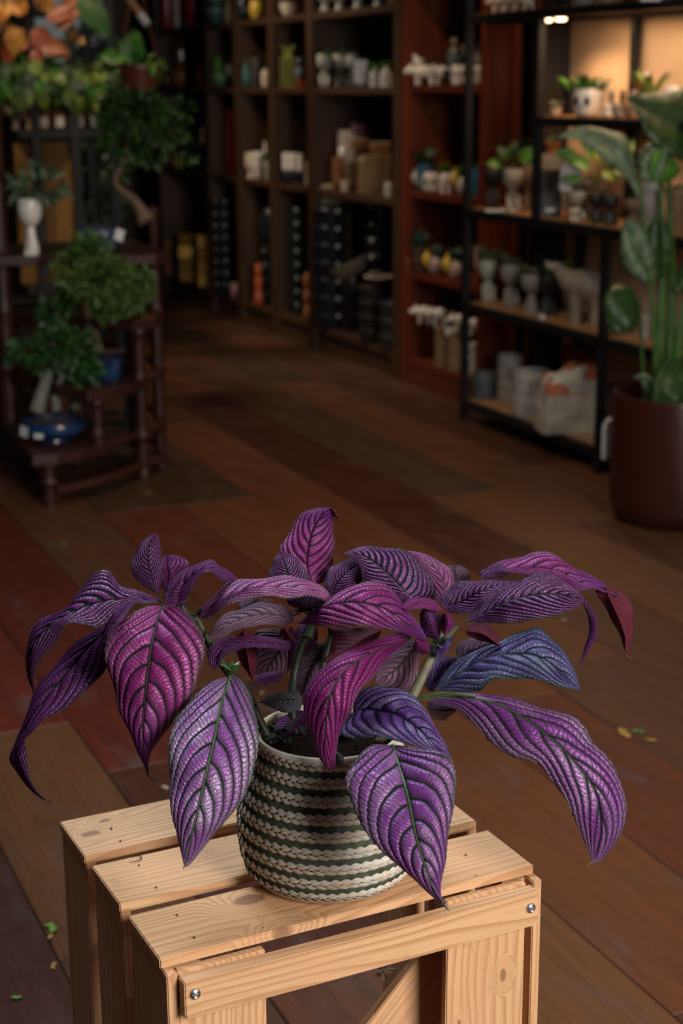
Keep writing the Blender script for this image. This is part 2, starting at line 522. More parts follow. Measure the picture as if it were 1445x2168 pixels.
def screw(x, z):
    o = MB()
    o.lathe([(.0001, .0026), (.0016, .0026), (.0020, .0018), (.0032, .0025), (.0048, .0018), (.0056, .0004), (.0056, -.001)], n=24)
    for k in range(6):   # star recess walls
        a = k*math.pi/3
        o.ell((math.cos(a)*.0021, math.sin(a)*.0021, .0022), (.0006, .0006, .0005), 8)
    s_ = o.build('screw', STEEL, crate)
    s_.rotation_euler = (math.radians(90), 0, 0)
    s_.location = (x, -.341, CR_O[2] + z)
screw(.0225, -.0255); screw(.3790, -.0290)

# ------------------------------------------------------------------ woven pot
POT_C = np.array([-.0145, 1.455, CR_O[2]])
CEM_GREEN = plain('green_cement', (0.050, 0.066, 0.042), .7, var=.35, scale=120, bump=.4)
BRAID = None
def braid_mat():
    t = NT('braided_reed')
    co = t.n('ShaderNodeTexCoord').outputs['Object']
    at = t.n('ShaderNodeAttribute', attribute_name='strand')
    uv = t.n('ShaderNodeUVMap').outputs[0]
    fib = t.noise(t.mapping(uv, (1.5, 9, 1)), 1.0, 3, .6)
    bl = t.noise(co, 40, 3)
    col = t.mix(t.step(bl, .35, .65), (0.74, 0.69, 0.61), (0.70, 0.58, 0.45))
    col = t.mix(t.step(fib, .4, .62, .0, .6), col, (0.16, 0.13, 0.10))
    col = t.mix(t.math('MULTIPLY', at.outputs['Fac'], .35), col, (0.62, 0.58, 0.52))
    t.b(Base_Color=col, Roughness=.55)
    t.bump(fib, .6, .0012)
    return t.mat
BRAID = braid_mat()
plant = empty('potted_plant', POT_C, 0,
              'plant with big metallic purple leaves in a braided striped pot on the crate', 'potted plant')
PROF = [(.060, 0), (.066, .0006), (.075, .004), (.082, .011), (.0870, .027), (.0893, .046), (.0893, .066), (.0860, .086), (.0805, .106), (.0748, .123), (.0712, .138), (.0705, .1475)]
PX_R = [p[0] for p in PROF]; PX_Z = [p[1] for p in PROF]
def pot_r(z): return float(np.interp(z, PX_Z, PX_R))
def make_pot():
    mb = MB()
    zs = list(np.linspace(0, .1475, 46))
    prof = [(.001, .0)] + [(.060, 0.0)] + [(pot_r(z) - .0012, z) for z in zs[1:]]
    prof += [(.0690, .1490), (.0665, .1485), (.0655, .140), (.0680, .120), (.001, .118)]
    mb.lathe(prof, n=96, close=False)
    mb.build('pot_body', CEM_GREEN, plant)
    # lip and foot in the reed colour
    lip = MB(); lip.lathe([(.0705, .1435), (.0722, .1475), (.0712, .1505), (.0680, .1508), (.0660, .1475), (.0658, .140)], n=96, close=False)
    lip.build('rim', BRAID, plant)
    ft = MB(); ft.lathe([(.058, .0002), (.0665, .0004), (.0770, .0032), (.0822, .0085)], n=96, close=False)
    ft.build('foot_ring', BRAID, plant)
    rnd = random.Random(5)
    for row in range(9):
        zc = .0125 + row*.01635
        hh = .0051
        nstr = 54
        vs = []; fs = []; uvs = []; st = []
        ph = rnd.random()
        for k in range(nstr):
            for half in (0, 1):
                th0 = 2*math.pi*(k+ph + (.5 if half else 0))/nstr
                tone = rnd.uniform(0, 1)
                n0 = len(vs); NU, NVV = 7, 5
                jz = rnd.uniform(-.0003, .0003)
                for iu in range(NU):
                    u = iu/(NU-1)
                    for iv in range(NVV):
                        v = iv/(NVV-1)*2-1
                        wdt = .60*min(1.0, .30+1.5*u)*(1-.35*max(0, u-.8)/.2)
                        # strand runs outward from the centre seam and forward
                        du = u*.72
                        ang = th0 + (2*math.pi/nstr)*(du + v*wdt*.84 - .1)
                        zz = (u*1.06-.06)*hh*(1-.10*max(0, v)) + (-v*wdt*.30*hh)
                        zz = zc + jz + (zz if half == 0 else -zz)
                        up_ = math.sin(math.pi*min(1, .12+.8*u))
                        rad = pot_r(max(0, zz)) + .0010 + .0010*(1-v*v*.8)*(.45+.55*up_)
                        rad += .0011*v + .0004*u
                        vs.append((rad*math.cos(ang), rad*math.sin(ang), zz))
                for iu in range(NU-1):
                    for iv in range(NVV-1):
                        a = n0+iu*NVV+iv
                        f = (a, a+1, a+NVV+1, a+NVV) if half else (a, a+NVV, a+NVV+1, a+1)
                        fs.append(f); st.append(tone)
                        loc = {0: (iu, iv), 1: (iu, iv+1), 2: (iu+1, iv+1), 3: (iu+1, iv)}
                        for q in f:
                            r_ = q-n0
                            uvs.append(((r_//NVV)/(NU-1) + k*1.7, (r_ % NVV)/(NVV-1) + k*3.1 + half*7))
        me = bpy.data.meshes.new('woven_band'); me.from_pydata(vs, [], fs); me.update()
        me.polygons.foreach_set('use_smooth', [True]*len(me.polygons))
        a_ = me.attributes.new('strand', 'FLOAT', 'FACE')
        a_.data.foreach_set('value', st)
        ul = me.uv_layers.new(name='UVMap')
        for i, q in enumerate(uvs): ul.data[i].uv = q
        link('woven_band', me, BRAID, plant)
    so = MB()
    so.lathe([(.0665, .138), (.055, .141), (.03, .142), (.001, .143)], n=40, close=False)
    for k in range(160):
        a = rnd.uniform(0, 6.28); r_ = .062*math.sqrt(rnd.random())
        so.ell((r_*math.cos(a), r_*math.sin(a), .1415), (rnd.uniform(.001, .004), rnd.uniform(.001, .004), rnd.uniform(.001, .003)), 6)
    so.build('soil', plain('potting_soil', (0.014, 0.008, 0.005), .95, scale=200, bump=.6, spec=.05), plant)
make_pot()
# ------------------------------------------------------------------ the purple plant
T0 = 1.562
def leaf_mat(name, fill, fill2, vein, edge, nv=8.5, nt=40.0, sheen=(.75, .72, .8), metal=.30, rough=.38, dark=0.0, under=False, tip=None):
    """fill: colour between the veins; fill2: silvery colour of the worn/bright areas"""
    t = NT(name)
    uv = t.n('ShaderNodeUVMap').outputs[0]
    s3 = t.n('ShaderNodeSeparateXYZ'); t.set(s3.inputs[0], uv)
    u = s3.outputs[0]; v = s3.outputs[1]
    nz = t.noise(t.mapping(uv, (9, 5, 1)), 1.0, 2)
    wob = t.math('MULTIPLY', t.math('SUBTRACT', nz, .5), .035)
    sv = t.math('ABSOLUTE', t.math('MULTIPLY_ADD', v, 2.0, -1.0))
    side = t.math('GREATER_THAN', v, .5)
    arc = t.math('ADD', t.math('MULTIPLY', sv, .20), t.math('MULTIPLY', t.math('POWER', sv, 2.2), .27))
    w = t.math('MULTIPLY', t.math('ADD', t.math('SUBTRACT', u, arc), wob), nv)
    w = t.math('ADD', w, t.math('MULTIPLY', side, .28))
    fr = t.math('FRACT', t.math('ADD', w, 20.0))
    dv = t.math('SUBTRACT', .5, t.math('ABSOLUTE', t.math('SUBTRACT', fr, .5)))   # 0 on a vein, .5 between
    cell = t.math('FLOOR', t.math('ADD', w, 20.0))
    # cross veins
    q = t.math('ADD', t.math('MULTIPLY', u, nt), t.math('MULTIPLY', sv, 5.0))
    q = t.math('ADD', q, t.math('MULTIPLY', cell, .37))
    n2 = t.noise(t.mapping(uv, (16, 12, 1)), 1.0, 2)
    q = t.math('ADD', q, t.math('MULTIPLY', n2, 2.2))
    fq = t.math('FRACT', q)
    dq = t.math('SUBTRACT', .5, t.math('ABSOLUTE', t.math('SUBTRACT', fq, .5)))
    # fine net
    net = t.n('ShaderNodeTexVoronoi', feature='DISTANCE_TO_EDGE')
    t.set(net.inputs['Vector'], t.mapping(uv, (60, 30, 1))); net.inputs['Scale'].default_value = 1.0
    mv = t.step(dv, .035, .15, 1.0, 0.0)
    mid = t.step(sv, .02, .06, 1.0, 0.0)
    mq = t.step(dq, .03, .13, .8, 0.0)
    mn = t.step(net.outputs['Distance'], .02, .08, .45, 0.0)
    ve = t.math('MAXIMUM', t.math('MAXIMUM', mv, mid), t.math('MAXIMUM', mq, mn))
    halo = tuple(.55*a+.45*b for a, b in zip(fill, (.03, .045, .04)))
    big = t.noise(t.mapping(uv, (3.2, 2.6, 1)), 1.0, 3)
    rim = t.step(sv, .82, 1.0)
    silver = t.math('MULTIPLY', t.step(big, .38, .68), .95)
    c = t.mix(silver, fill, fill2)
    c = t.mix(t.step(dv, .06, .24, .42, 0.0), c, halo)
    c = t.mix(t.step(sv, .5, .9, 0.0, .25), c, fill2)
    if tip: c = t.mix(t.step(u, .45, 1.0, 0.0, .75), c, tip)
    if dark: c = t.mix(t.step(dv, .10, .40, dark, 0.0), c, vein)
    c = t.mix(1.0, c, (.80, .84, .86), 'MULTIPLY')
    c = t.mix(ve, c, vein)
    c = t.mix(t.math('MULTIPLY', rim, .8), c, edge)
    t.b(Base_Color=c, Roughness=t.math('MULTIPLY_ADD', ve, .3, t.math('MULTIPLY_ADD', n2, .16, rough-.06)), Metallic=t.math('MULTIPLY', t.math('SUBTRACT', 1.0, ve), metal))
    t.b(Specular_IOR_Level=t.math('MULTIPLY_ADD', ve, -.28, .32 if not under else .22))
    h = t.math('ADD', t.math('MULTIPLY', t.step(dq, 0, .35), .26), t.math('MULTIPLY', t.step(dv, 0.0, .3), .8))
    h = t.math('ADD', h, t.math('MULTIPLY', t.step(net.outputs['Distance'], 0, .25), .12))
    h = t.math('SUBTRACT', h, t.math('MULTIPLY', mid, .6))
    t.bump(h, .55 if not under else .5, .0016 if not under else .0010)
    return t.mat

VG = (0.012, 0.022, 0.014)
LM = {
 'magenta': leaf_mat('leaf_magenta', (0.24, 0.012, 0.15), (0.37, 0.080, 0.27), (0.012, 0.010, 0.012), (0.05, 0.035, 0.035), tip=(0.10, 0.010, 0.16)),
 'deep':    leaf_mat('leaf_deep_magenta', (0.22, 0.007, 0.13), (0.28, 0.025, 0.19), (0.012, 0.008, 0.012), (0.06, 0.04, 0.05)),
 'pink':    leaf_mat('leaf_pink', (0.28, 0.05, 0.21), (0.40, 0.15, 0.31), (0.030, 0.020, 0.022), (0.12, 0.09, 0.08)),
 'lav':     leaf_mat('leaf_lavender', (0.27, 0.075, 0.32), (0.44, 0.30, 0.48), (0.008, 0.018, 0.010), (0.05, 0.07, 0.05)),
 'purple':  leaf_mat('leaf_purple', (0.20, 0.035, 0.24), (0.36, 0.18, 0.38), (0.008, 0.016, 0.010), (0.05, 0.05, 0.04)),
 'blue':    leaf_mat('leaf_blue_violet', (0.07, 0.035, 0.17), (0.20, 0.21, 0.36), (0.006, 0.016, 0.014), (0.015, 0.04, 0.025)),  # bluer variant, shade on the right side put into the colour
 'violet':  leaf_mat('leaf_violet', (0.09, 0.014, 0.18), (0.25, 0.19, 0.38), (0.006, 0.010, 0.014), (0.02, 0.035, 0.03)),
 'dark':    leaf_mat('leaf_dark', (0.19, 0.025, 0.17), (0.24, 0.09, 0.26), (0.007, 0.009, 0.012), (0.03, 0.03, 0.03), nv=13, dark=.95, rough=.26),  # darker variant, backlit look put into the colour
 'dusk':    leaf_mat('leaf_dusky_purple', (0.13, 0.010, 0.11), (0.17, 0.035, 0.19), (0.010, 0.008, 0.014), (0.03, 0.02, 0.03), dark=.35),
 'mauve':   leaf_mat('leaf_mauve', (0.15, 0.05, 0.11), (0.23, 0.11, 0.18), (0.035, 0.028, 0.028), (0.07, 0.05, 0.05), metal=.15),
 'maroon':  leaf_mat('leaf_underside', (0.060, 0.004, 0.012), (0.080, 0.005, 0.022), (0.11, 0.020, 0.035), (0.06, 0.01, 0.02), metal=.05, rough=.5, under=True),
 'green':   leaf_mat('leaf_small_green', (0.10, 0.085, 0.11), (0.16, 0.13, 0.17), (0.012, 0.022, 0.012), (0.02, 0.03, 0.02), metal=.1),
}
UNDER = LM['maroon']
STEM_G = plain('stem_green', (0.045, 0.065, 0.028), .45, scale=90, bump=.15)
STEM_P = plain('stem_grey_green', (0.15, 0.14, 0.09), .45, scale=90, bump=.15)
STEM_D = plain('stem_dark', (0.014, 0.020, 0.010), .5, scale=90, bump=.15)
RIB_G = plain('rib_green', (0.035, 0.085, 0.018), .45, scale=120, bump=.1)

def cr_spline(pts, n):
    """Catmull-Rom through pts, n samples evenly spaced along it"""
    P = np.array(pts, float)
    if len(P) == 2:
        return P[0] + (P[1]-P[0])*np.linspace(0, 1, n)[:, None]
    Q = np.vstack([2*P[0]-P[1], P, 2*P[-1]-P[-2]])
    out = []
    for i in range(1, len(Q)-2):
        p0, p1, p2, p3 = Q[i-1], Q[i], Q[i+1], Q[i+2]
        for t in np.linspace(0, 1, 16, endpoint=False):
            out.append(.5*((2*p1)+(-p0+p2)*t+(2*p0-5*p1+4*p2-p3)*t*t+(-p0+3*p1-3*p2+p3)*t**3))
    out.append(Q[-2]); out = np.array(out)
    d = np.r_[0, np.cumsum(np.linalg.norm(np.diff(out[:, :2], axis=0), axis=1))]
    s = np.linspace(0, d[-1], n)
    return np.stack([np.interp(s, d, out[:, k]) for k in range(out.shape[1])], 1)

NVS = {'dark': 13.0}
CROPS = {'P': (0, 0, 1, 1), 'A': (0, 1050, 2.58, 2.58), 'B': (400, 1050, 2.58, 2.58), 'C': (840, 1130, 2.58, 2.58), 'D': (340, 1400, 2.1894, 2.1894)}
def conv(c, pts):
    ox, oy, sx, sy = CROPS[c]
    return [(ox + x/sx, oy + y/sy) for x, y in pts]

def leaf(c, mat, M_, A_, B_, d=(0, 0), da=.012, db=.012, dome=.0035, quilt=.00125, nv=None, under=False, label=None,
         nu=170, nw=30, name='leaf', parent=None, tipsplit=True, thick=.0006, petiole=None, rib=None):
    """One leaf blade. M_ rib, A_/B_ the two margins, as seen; d = depth along the rib, da/db how much
    farther (+) or nearer (-) each margin lies than the rib."""
    nv = NVS.get(mat, 8.5)
    Mm = conv(c, M_); A = [Mm[0]] + conv(c, A_) + [Mm[-1]]; B = [Mm[0]] + conv(c, B_) + [Mm[-1]]
    N = nu
    m = cr_spline(Mm, N); a = cr_spline(A, N); b = cr_spline(B, N)
    u = np.linspace(0, 1, N)
    dep = np.interp(u, np.linspace(0, 1, len(d)), d)
    k = np.ones(9)/9; dep = np.convolve(np.pad(dep, 4, mode='edge'), k, 'valid')
    prof = np.sin(np.pi*np.clip(u, 0, 1))**.7
    fa = lambda q: (np.interp(u, np.linspace(0, 1, len(q)), q) if hasattr(q, '__len__') else np.full(N, q))
    DA = fa(da)*prof; DB = fa(db)*prof
    def w3(px, dd):
        R = FW[None] + ((px[:, 0]-CX)/F_PX)[:, None]*RT[None] - ((px[:, 1]-CY)/F_PX)[:, None]*UP[None]
        return C0[None] + R*(T0+dd)[:, None]
    ser = 1 + .010*np.sin(u*N*1.1) * (u > .05)
    m3 = w3(m, dep)
    a3 = m3 + (w3(a, dep+DA)-m3)*ser[:, None]; b3 = m3 + (w3(b, dep+DB)-m3)*ser[:, None]
    V = 2*nw+1
    vv = np.linspace(-1, 1, V)
    G = np.zeros((N, V, 3))
    for j, v in enumerate(vv):
        E_ = a3 if v < 0 else b3
        G[:, j] = m3 + (E_-m3)*abs(v)
    def normals(G):
        du = np.gradient(G, axis=0); dw = np.gradient(G, axis=1)
        n = np.cross(du, dw); L = np.linalg.norm(n, axis=2, keepdims=True); L[L < 1e-12] = 1
        return n/L
    n = normals(G)
    mid = G[N//2, V//2] - C0
    s = -1 if np.sum(n[8:-8, 4:-4].reshape(-1, 3) @ mid) > 0 else 1      # towards the eye
    if under: s = -s
    sv = np.abs(vv)[None]; U = u[:, None]
    width = np.linalg.norm(a3-b3, axis=1)[:, None]
    domeh = dome*np.clip(width/.07, .15, 1)*(np.sin(np.pi*np.clip(sv, 0, 1)*.9)**1)
    arc = .20*sv + .27*sv**2.2
    side = (vv[None] > 0)
    w = (U-arc)*nv + .28*side
    frac = np.mod(w, 1)
    q = np.abs(np.sin(np.pi*frac))**.8
    qa = quilt*np.clip(width/.05, .15, 1.1)*(1-.55*sv**3)*np.minimum(1, sv*9)
    tert = .07*np.abs(np.sin(np.pi*(U*40 + sv*5 + np.floor(w)*.37)))
    disp = domeh + qa*(q*(1+tert)) - .0008*np.exp(-(sv/.05)**2)*np.clip(width/.05, .1, 1)
    # wavy margin
    rs = random.Random(int(abs(Mm[0][0]*7+Mm[-1][1]*3)))
    wav = .0022*np.clip(width/.06, 0, 1)*sv**3*np.sin(U*rs.uniform(16, 24)+rs.uniform(0, 6)+side*2)
    disp = disp + wav
    G = G + n*s*disp[:, :, None]
    order = s > 0
    vs = G.reshape(-1, 3) - POT_C
    fs = []; uvs = []
    for i in range(N-1):
        for j in range(V-1):
            p = i*V+j
            f = (p, p+V, p+V+1, p+1) if order else (p, p+1, p+V+1, p+V)
            fs.append(f)
            for x in f: uvs.append((u[x//V], (vv[x % V]+1)/2))
    me = bpy.data.meshes.new(name); me.from_pydata(vs.tolist(), [], fs); me.update()
    me.polygons.foreach_set('use_smooth', [True]*len(fs))
    ul = me.uv_layers.new(name='UVMap'); ul.data.foreach_set('uv', np.array(uvs, np.float32).ravel())
    o = link(name, me, [LM[mat] if not under else UNDER, UNDER if not under else LM[mat]], parent or plant)
    md = o.modifiers.new('thickness', 'SOLIDIFY'); md.thickness = thick; md.offset = -1; md.material_offset = 1
    md.use_rim = True
    if label: o['label'] = label
    if petiole:
        pts = [tuple(w3(np.array([conv(c, [p[:2]])[0]]), np.array([p[2]]))[0]-POT_C) for p in petiole[1]]
        mb = MB(); mb.tube([pts[i] for i in range(len(pts))], petiole[2] if len(petiole) > 2 else .0016, 8)
        mb.build('petiole', petiole[0], o)
    if rib:
        e = int(N*rib[1])
        pts = (G[:e:4, V//2] - POT_C - FW[None]*.0004)
        mb = MB(); L = len(pts)
        mb.tube(pts, [rib[2]*(1-.75*i/max(1, L-1)) for i in range(L)], 8); mb.build('midrib', rib[0], o)
    return o

def stem(mat, pts, rad, name='stem', label=None):
    """pts: (px, py, depth offset)"""
    P = cr_spline([(x, y, dd) for x, y, dd in pts], 24)
    W = [at_t(x, y, T0+dd)-POT_C for x, y, dd in P]
    rr = np.interp(np.linspace(0, 1, 24), np.linspace(0, 1, len(rad)), rad)
    # slight swelling at nodes
    mb = MB(); mb.tube(W, list(rr), 12)
    o = mb.build(name, mat, plant)
    if label: o['label'] = label
    return o

# ---- stems
stem(STEM_D, [(382, 1282, .02), (405, 1312, .02), (434, 1350, .015), (462, 1392, .01), (490, 1432, 0), (520, 1462, 0), (545, 1520, 0), (580, 1590, .0), (600, 1640, .0)], (.0035, .0042, .005, .006))
stem(STEM_P, [(925, 1365, 0), (915, 1386, 0), (893, 1432, 0), (870, 1478, .0), (830, 1540, .0), (760, 1620, .01)], (.0045, .0048, .0055, .006), label='pale grey-green stem')
stem(STEM_D, [(655, 1335, .03), (636, 1372, .03), (622, 1430, .03), (618, 1500, .02), (630, 1570, .02), (645, 1630, .02)], (.004, .0045, .005))
stem(STEM_D, [(668, 1290, .02), (660, 1320, .015), (650, 1350, .01)], (.004, .006))
stem(STEM_D, [(700, 1345, .04), (670, 1480, .03), (672, 1620, .01)], (.003, .005))
stem(STEM_G, [(417, 1310, 0), (430, 1335, .005), (450, 1370, .01)], (.0025, .003))
stem(STEM_G, [(935, 1340, 0), (925, 1358, 0), (918, 1376, 0)], (.0035, .005))
stem(STEM_G, [(968, 1325, .0), (945, 1350, .0), (925, 1368, 0)], (.0022, .003))

# ---- left cluster
leaf('A', 'dusk', [(600, 720), (480, 830), (370, 960), (260, 1090), (170, 1210), (110, 1340), (92, 1430), (125, 1520), (190, 1620), (275, 1675)],
     [(550, 715), (440, 790), (340, 880), (240, 1000), (180, 1120), (130, 1250), (80, 1380), (62, 1440), (95, 1510), (150, 1585), (225, 1648)],
     [(600, 800), (585, 930), (480, 1060), (360, 1160), (260, 1210), (190, 1290), (142, 1340), (148, 1430), (160, 1520), (200, 1605), (245, 1652)],
     d=(.03, .03, .02, .02, .01), da=.02, db=-.014, label='long narrow curling leaf, dusky violet')
leaf('A', 'dark', [(890, 578), (800, 568), (700, 565), (600, 568), (500, 590), (380, 640), (260, 720), (190, 800), (160, 900), (165, 1000), (190, 1078)],
     [(830, 545), (750, 515), (650, 495), (605, 440), (570, 412), (505, 440), (430, 520), (392, 595), (300, 655), (210, 700), (165, 785), (148, 880), (152, 980), (178, 1055)],
     [(820, 590), (740, 600), (640, 650), (540, 714), (450, 712), (365, 716), (320, 790), (240, 870), (198, 940), (188, 1020)],
     d=(.0, .0, -.005, .0, .01), da=.03, db=-.015, quilt=.0015, nv=12)
leaf('A', 'dusk', [(780, 540), (700, 590), (645, 660), (590, 740), (543, 835)],
     [(710, 545), (630, 620), (585, 700), (552, 780)], [(750, 570), (690, 650), (640, 720), (590, 775)], d=(-.005, -.02, -.02), da=.01, db=-.006)
leaf('A', 'magenta', [(905, 530), (920, 450), (912, 380), (917, 322)], [(882, 490), (874, 420), (880, 360), (892, 328)],
     [(955, 470), (1015, 410), (1034, 365), (995, 335), (945, 322)], d=(.02, .03), da=.0, db=.0, nv=6, quilt=.0008)
leaf('A', 'dark', [(862, 535), (828, 450), (806, 350), (815, 270), (848, 205)], [(790, 495), (735, 445), (716, 385), (735, 315), (775, 255), (815, 215)],
     [(880, 490), (882, 400), (880, 320), (872, 255), (862, 212)], d=(0, .005, .01), da=.008, db=.008, nv=10, quilt=.001)
leaf('A', 'dusk', [(965, 590), (985, 510), (1040, 440), (1120, 392), (1180, 405), (1240, 442), (1285, 475), (1314, 525)],
     [(895, 545), (925, 470), (1000, 405), (1080, 370), (1150, 350), (1190, 378), (1250, 408), (1298, 455)],
     [(1000, 575), (1055, 510), (1070, 460), (1115, 425), (1160, 425), (1200, 460), (1250, 478), (1300, 508)], d=(-.01, -.015, -.01), da=.008, db=-.006, nv=9)
leaf('A', 'dusk', [(905, 590), (935, 530), (965, 480), (985, 450)], [(895, 560), (905, 520), (940, 470)], [(1000, 590), (1030, 530), (1015, 480)], d=(-.012, -.012), da=.004, db=.004, nv=6, nu=60, nw=14)
leaf('A', 'magenta', [(890, 600), (862, 665), (830, 800), (806, 960), (788, 1120), (778, 1290), (792, 1430), (808, 1525)],
     [(800, 605), (690, 670), (605, 740), (578, 830), (588, 930), (635, 1090), (680, 1230), (740, 1370), (787, 1470)],
     [(965, 600), (1045, 665), (1100, 740), (1117, 850), (1085, 985), (1025, 1110), (935, 1250), (850, 1350), (815, 1430)],
     d=(-.005, -.035, -.045, -.04, -.03), da=.014, db=.014, label='broad magenta leaf hanging point down', rib=(STEM_D, .8, .0013))
leaf('D', 'lav', [(320, 68), (300, 130), (280, 200), (250, 350), (215, 500), (180, 650), (145, 800), (112, 955)],
     [(235, 100), (130, 190), (62, 290), (40, 420), (44, 600), (62, 740), (92, 880)],
     [(375, 90), (425, 190), (448, 320), (442, 460), (400, 590), (300, 740), (200, 860), (135, 940)],
     d=(-.02, -.06, -.085, -.095, -.09), da=.014, db=.016, label='large silvery lavender leaf hanging beside the pot', rib=(RIB_G, .95, .0017))
# ---- backdrop leaves of the centre
leaf('B', 'mauve', [(545, 730), (520, 800), (450, 900), (395, 1000)], [(380, 735), (345, 850), (350, 950)], [(575, 830), (560, 930), (480, 1000)], d=(.06, .07), da=.01, db=.01)
leaf('B', 'mauve', [(360, 560), (330, 610), (290, 650)], [(300, 570), (270, 610)], [(460, 570), (420, 640)], d=(.06, .06), da=.01, db=.01, nu=50, nw=14)
leaf('B', 'maroon', [(300, 730), (318, 850), (345, 1010)], [(255, 780), (270, 890), (315, 960)], [(370, 770), (375, 880), (362, 960)], d=(.03, .02), under=True, label='leaf seen from its maroon underside')
leaf('B', 'dusk', [(505, 960), (450, 985), (390, 1005), (340, 1055)], [(440, 960), (375, 985)], [(495, 1010), (420, 1035), (370, 1030)], d=(.03, .02), nu=60, nw=14)
leaf('B', 'mauve', [(745, 800), (690, 900), (640, 990), (605, 1090)], [(660, 820), (600, 900), (580, 1000)], [(752, 880), (720, 990), (660, 1070)], d=(.05, .05), da=.01, db=.01)
leaf('B', 'maroon', [(1050, 735), (960, 780), (850, 850), (745, 905)], [(960, 720), (800, 735), (740, 800)], [(1020, 800), (940, 870), (830, 930)], d=(.04, .03), under=True)
leaf('B', 'maroon', [(520, 720), (545, 760), (575, 800)], [(500, 730), (505, 770)], [(560, 720), (585, 760)], d=(.02, .02), nu=50, nw=14, under=True)
leaf('B', 'mauve', [(1255, 790), (1190, 880), (1110, 960), (1015, 1020)], [(1190, 790), (1100, 860), (1040, 930)], [(1262, 880), (1240, 1000), (1190, 1065), (1090, 1060)], d=(.03, .02), da=.01, db=.01)
leaf('B', 'green', [(620, 1110), (540, 1112), (460, 1118), (385, 1126)], [(590, 1070), (500, 1073), (430, 1095)], [(605, 1165), (540, 1188), (455, 1160)], d=(-.01, -.02), da=.01, db=-.005, nv=7)
# ---- centre
leaf('B', 'magenta', [(680, 480), (645, 385), (655, 270), (682, 170), (735, 95), (787, 62)],
     [(600, 440), (530, 385), (500, 295), (538, 210), (588, 125), (640, 85), (720, 64)],
     [(735, 470), (775, 400), (792, 300), (785, 200), (788, 120)], d=(.04, .05, .06, .06), da=.008, db=.01)
leaf('B', 'maroon', [(780, 68), (795, 90), (820, 127)], [(790, 76), (806, 100)], [(784, 85), (800, 112)], d=(.058, .055), nu=40, nw=8, under=True, dome=0, quilt=0)
leaf('B', 'dark', [(580, 500), (548, 445), (522, 370), (500, 308)], [(480, 455), (440, 435), (458, 365), (480, 322)],
     [(655, 470), (630, 400), (590, 345), (540, 310)], d=(.01, .02, .03), da=.008, db=.008, nv=7)
leaf('B', 'dark', [(785, 570), (800, 490), (850, 425), (930, 370)], [(738, 500), (742, 445), (780, 390), (850, 352), (905, 342)],
     [(860, 540), (920, 500), (950, 450), (955, 400)], d=(.02, .03), da=.01, db=.0, nv=8)
leaf('B', 'pink', [(1395, 600), (1390, 480), (1345, 395), (1265, 335), (1185, 303)], [(1445, 580), (1450, 460), (1395, 375), (1300, 325), (1230, 303)],
     [(1330, 560), (1320, 470), (1280, 395), (1220, 335)], d=(.04, .05), da=.01, db=.0, rib=(STEM_G, .8, .0008))
leaf('B', 'dark', [(1225, 575), (1145, 490), (1050, 395), (950, 325), (838, 315)], [(1340, 560), (1315, 440), (1250, 360), (1150, 300), (1030, 277), (930, 284)],
     [(1150, 580), (1045, 535), (960, 470), (925, 380), (878, 335)], d=(0, .01, .02, .02), da=.022, db=-.008, nv=12, quilt=.0015, rib=(STEM_P, .7, .0005))
leaf('B', 'dark', [(640, 620), (620, 560), (700, 560), (760, 590)], [(560, 600), (540, 560), (640, 545)], [(660, 640), (720, 630)], d=(.02, .02), nu=50, nw=14)
leaf('B', 'pink', [(48, 672), (130, 600), (230, 555), (350, 505), (480, 500), (600, 500), (700, 525), (787, 582)],
     [(85, 600), (150, 530), (210, 485), (300, 462), (430, 450), (560, 448), (680, 470), (755, 525)],
     [(110, 665), (180, 622), (290, 575), (400, 558), (520, 558), (640, 548), (720, 562)], d=(-.005, -.03, -.04, -.04, -.03), da=.03, db=-.015, nv=10, label='long pink-purple leaf arching sideways')
leaf('B', 'mauve', [(570, 690), (500, 655), (400, 645), (280, 672), (180, 722), (104, 790)],
     [(560, 640), (510, 600), (420, 585), (320, 605), (220, 640), (150, 690), (115, 750)],
     [(520, 706), (440, 706), (340, 716), (250, 740), (170, 775)], d=(.01, -.005, -.01, -.02), da=.02, db=-.008, nv=11)
leaf('B', 'dusk', [(560, 825), (480, 802), (380, 792), (270, 800), (180, 840), (140, 945)],
     [(530, 790), (450, 775), (350, 768), (220, 775), (130, 808), (98, 850), (112, 915)],
     [(525, 850), (430, 830), (340, 832), (240, 850), (185, 890), (158, 935)], d=(.01, -.01, -.015), da=.012, db=-.008, nv=10)
leaf('B', 'magenta', [(592, 698), (720, 612), (860, 580), (1000, 592), (1100, 632), (1200, 710), (1297, 792)],
     [(680, 640), (785, 562), (870, 500), (960, 472), (1060, 490), (1140, 550), (1205, 640), (1272, 735)],
     [(690, 706), (800, 714), (950, 718), (1080, 730), (1180, 757), (1250, 780)], d=(-.02, -.05, -.06, -.04, -.02), da=.03, db=-.012, nv=10, quilt=.0014, label='broad magenta leaf arching over the centre')
leaf('B', 'violet', [(895, 1185), (950, 1165), (1040, 1170), (1150, 1200), (1250, 1270), (1340, 1360), (1442, 1465)],
     [(900, 1120), (960, 1060), (1080, 1040), (1180, 1060), (1250, 1130), (1330, 1230), (1400, 1360)],
     [(820, 1300), (900, 1322), (1050, 1330), (1180, 1350), (1300, 1392), (1390, 1420)], d=(-.05, -.08, -.095, -.10), da=.02, db=-.015, nv=9, label='violet leaf with a silvery tip over the rim')
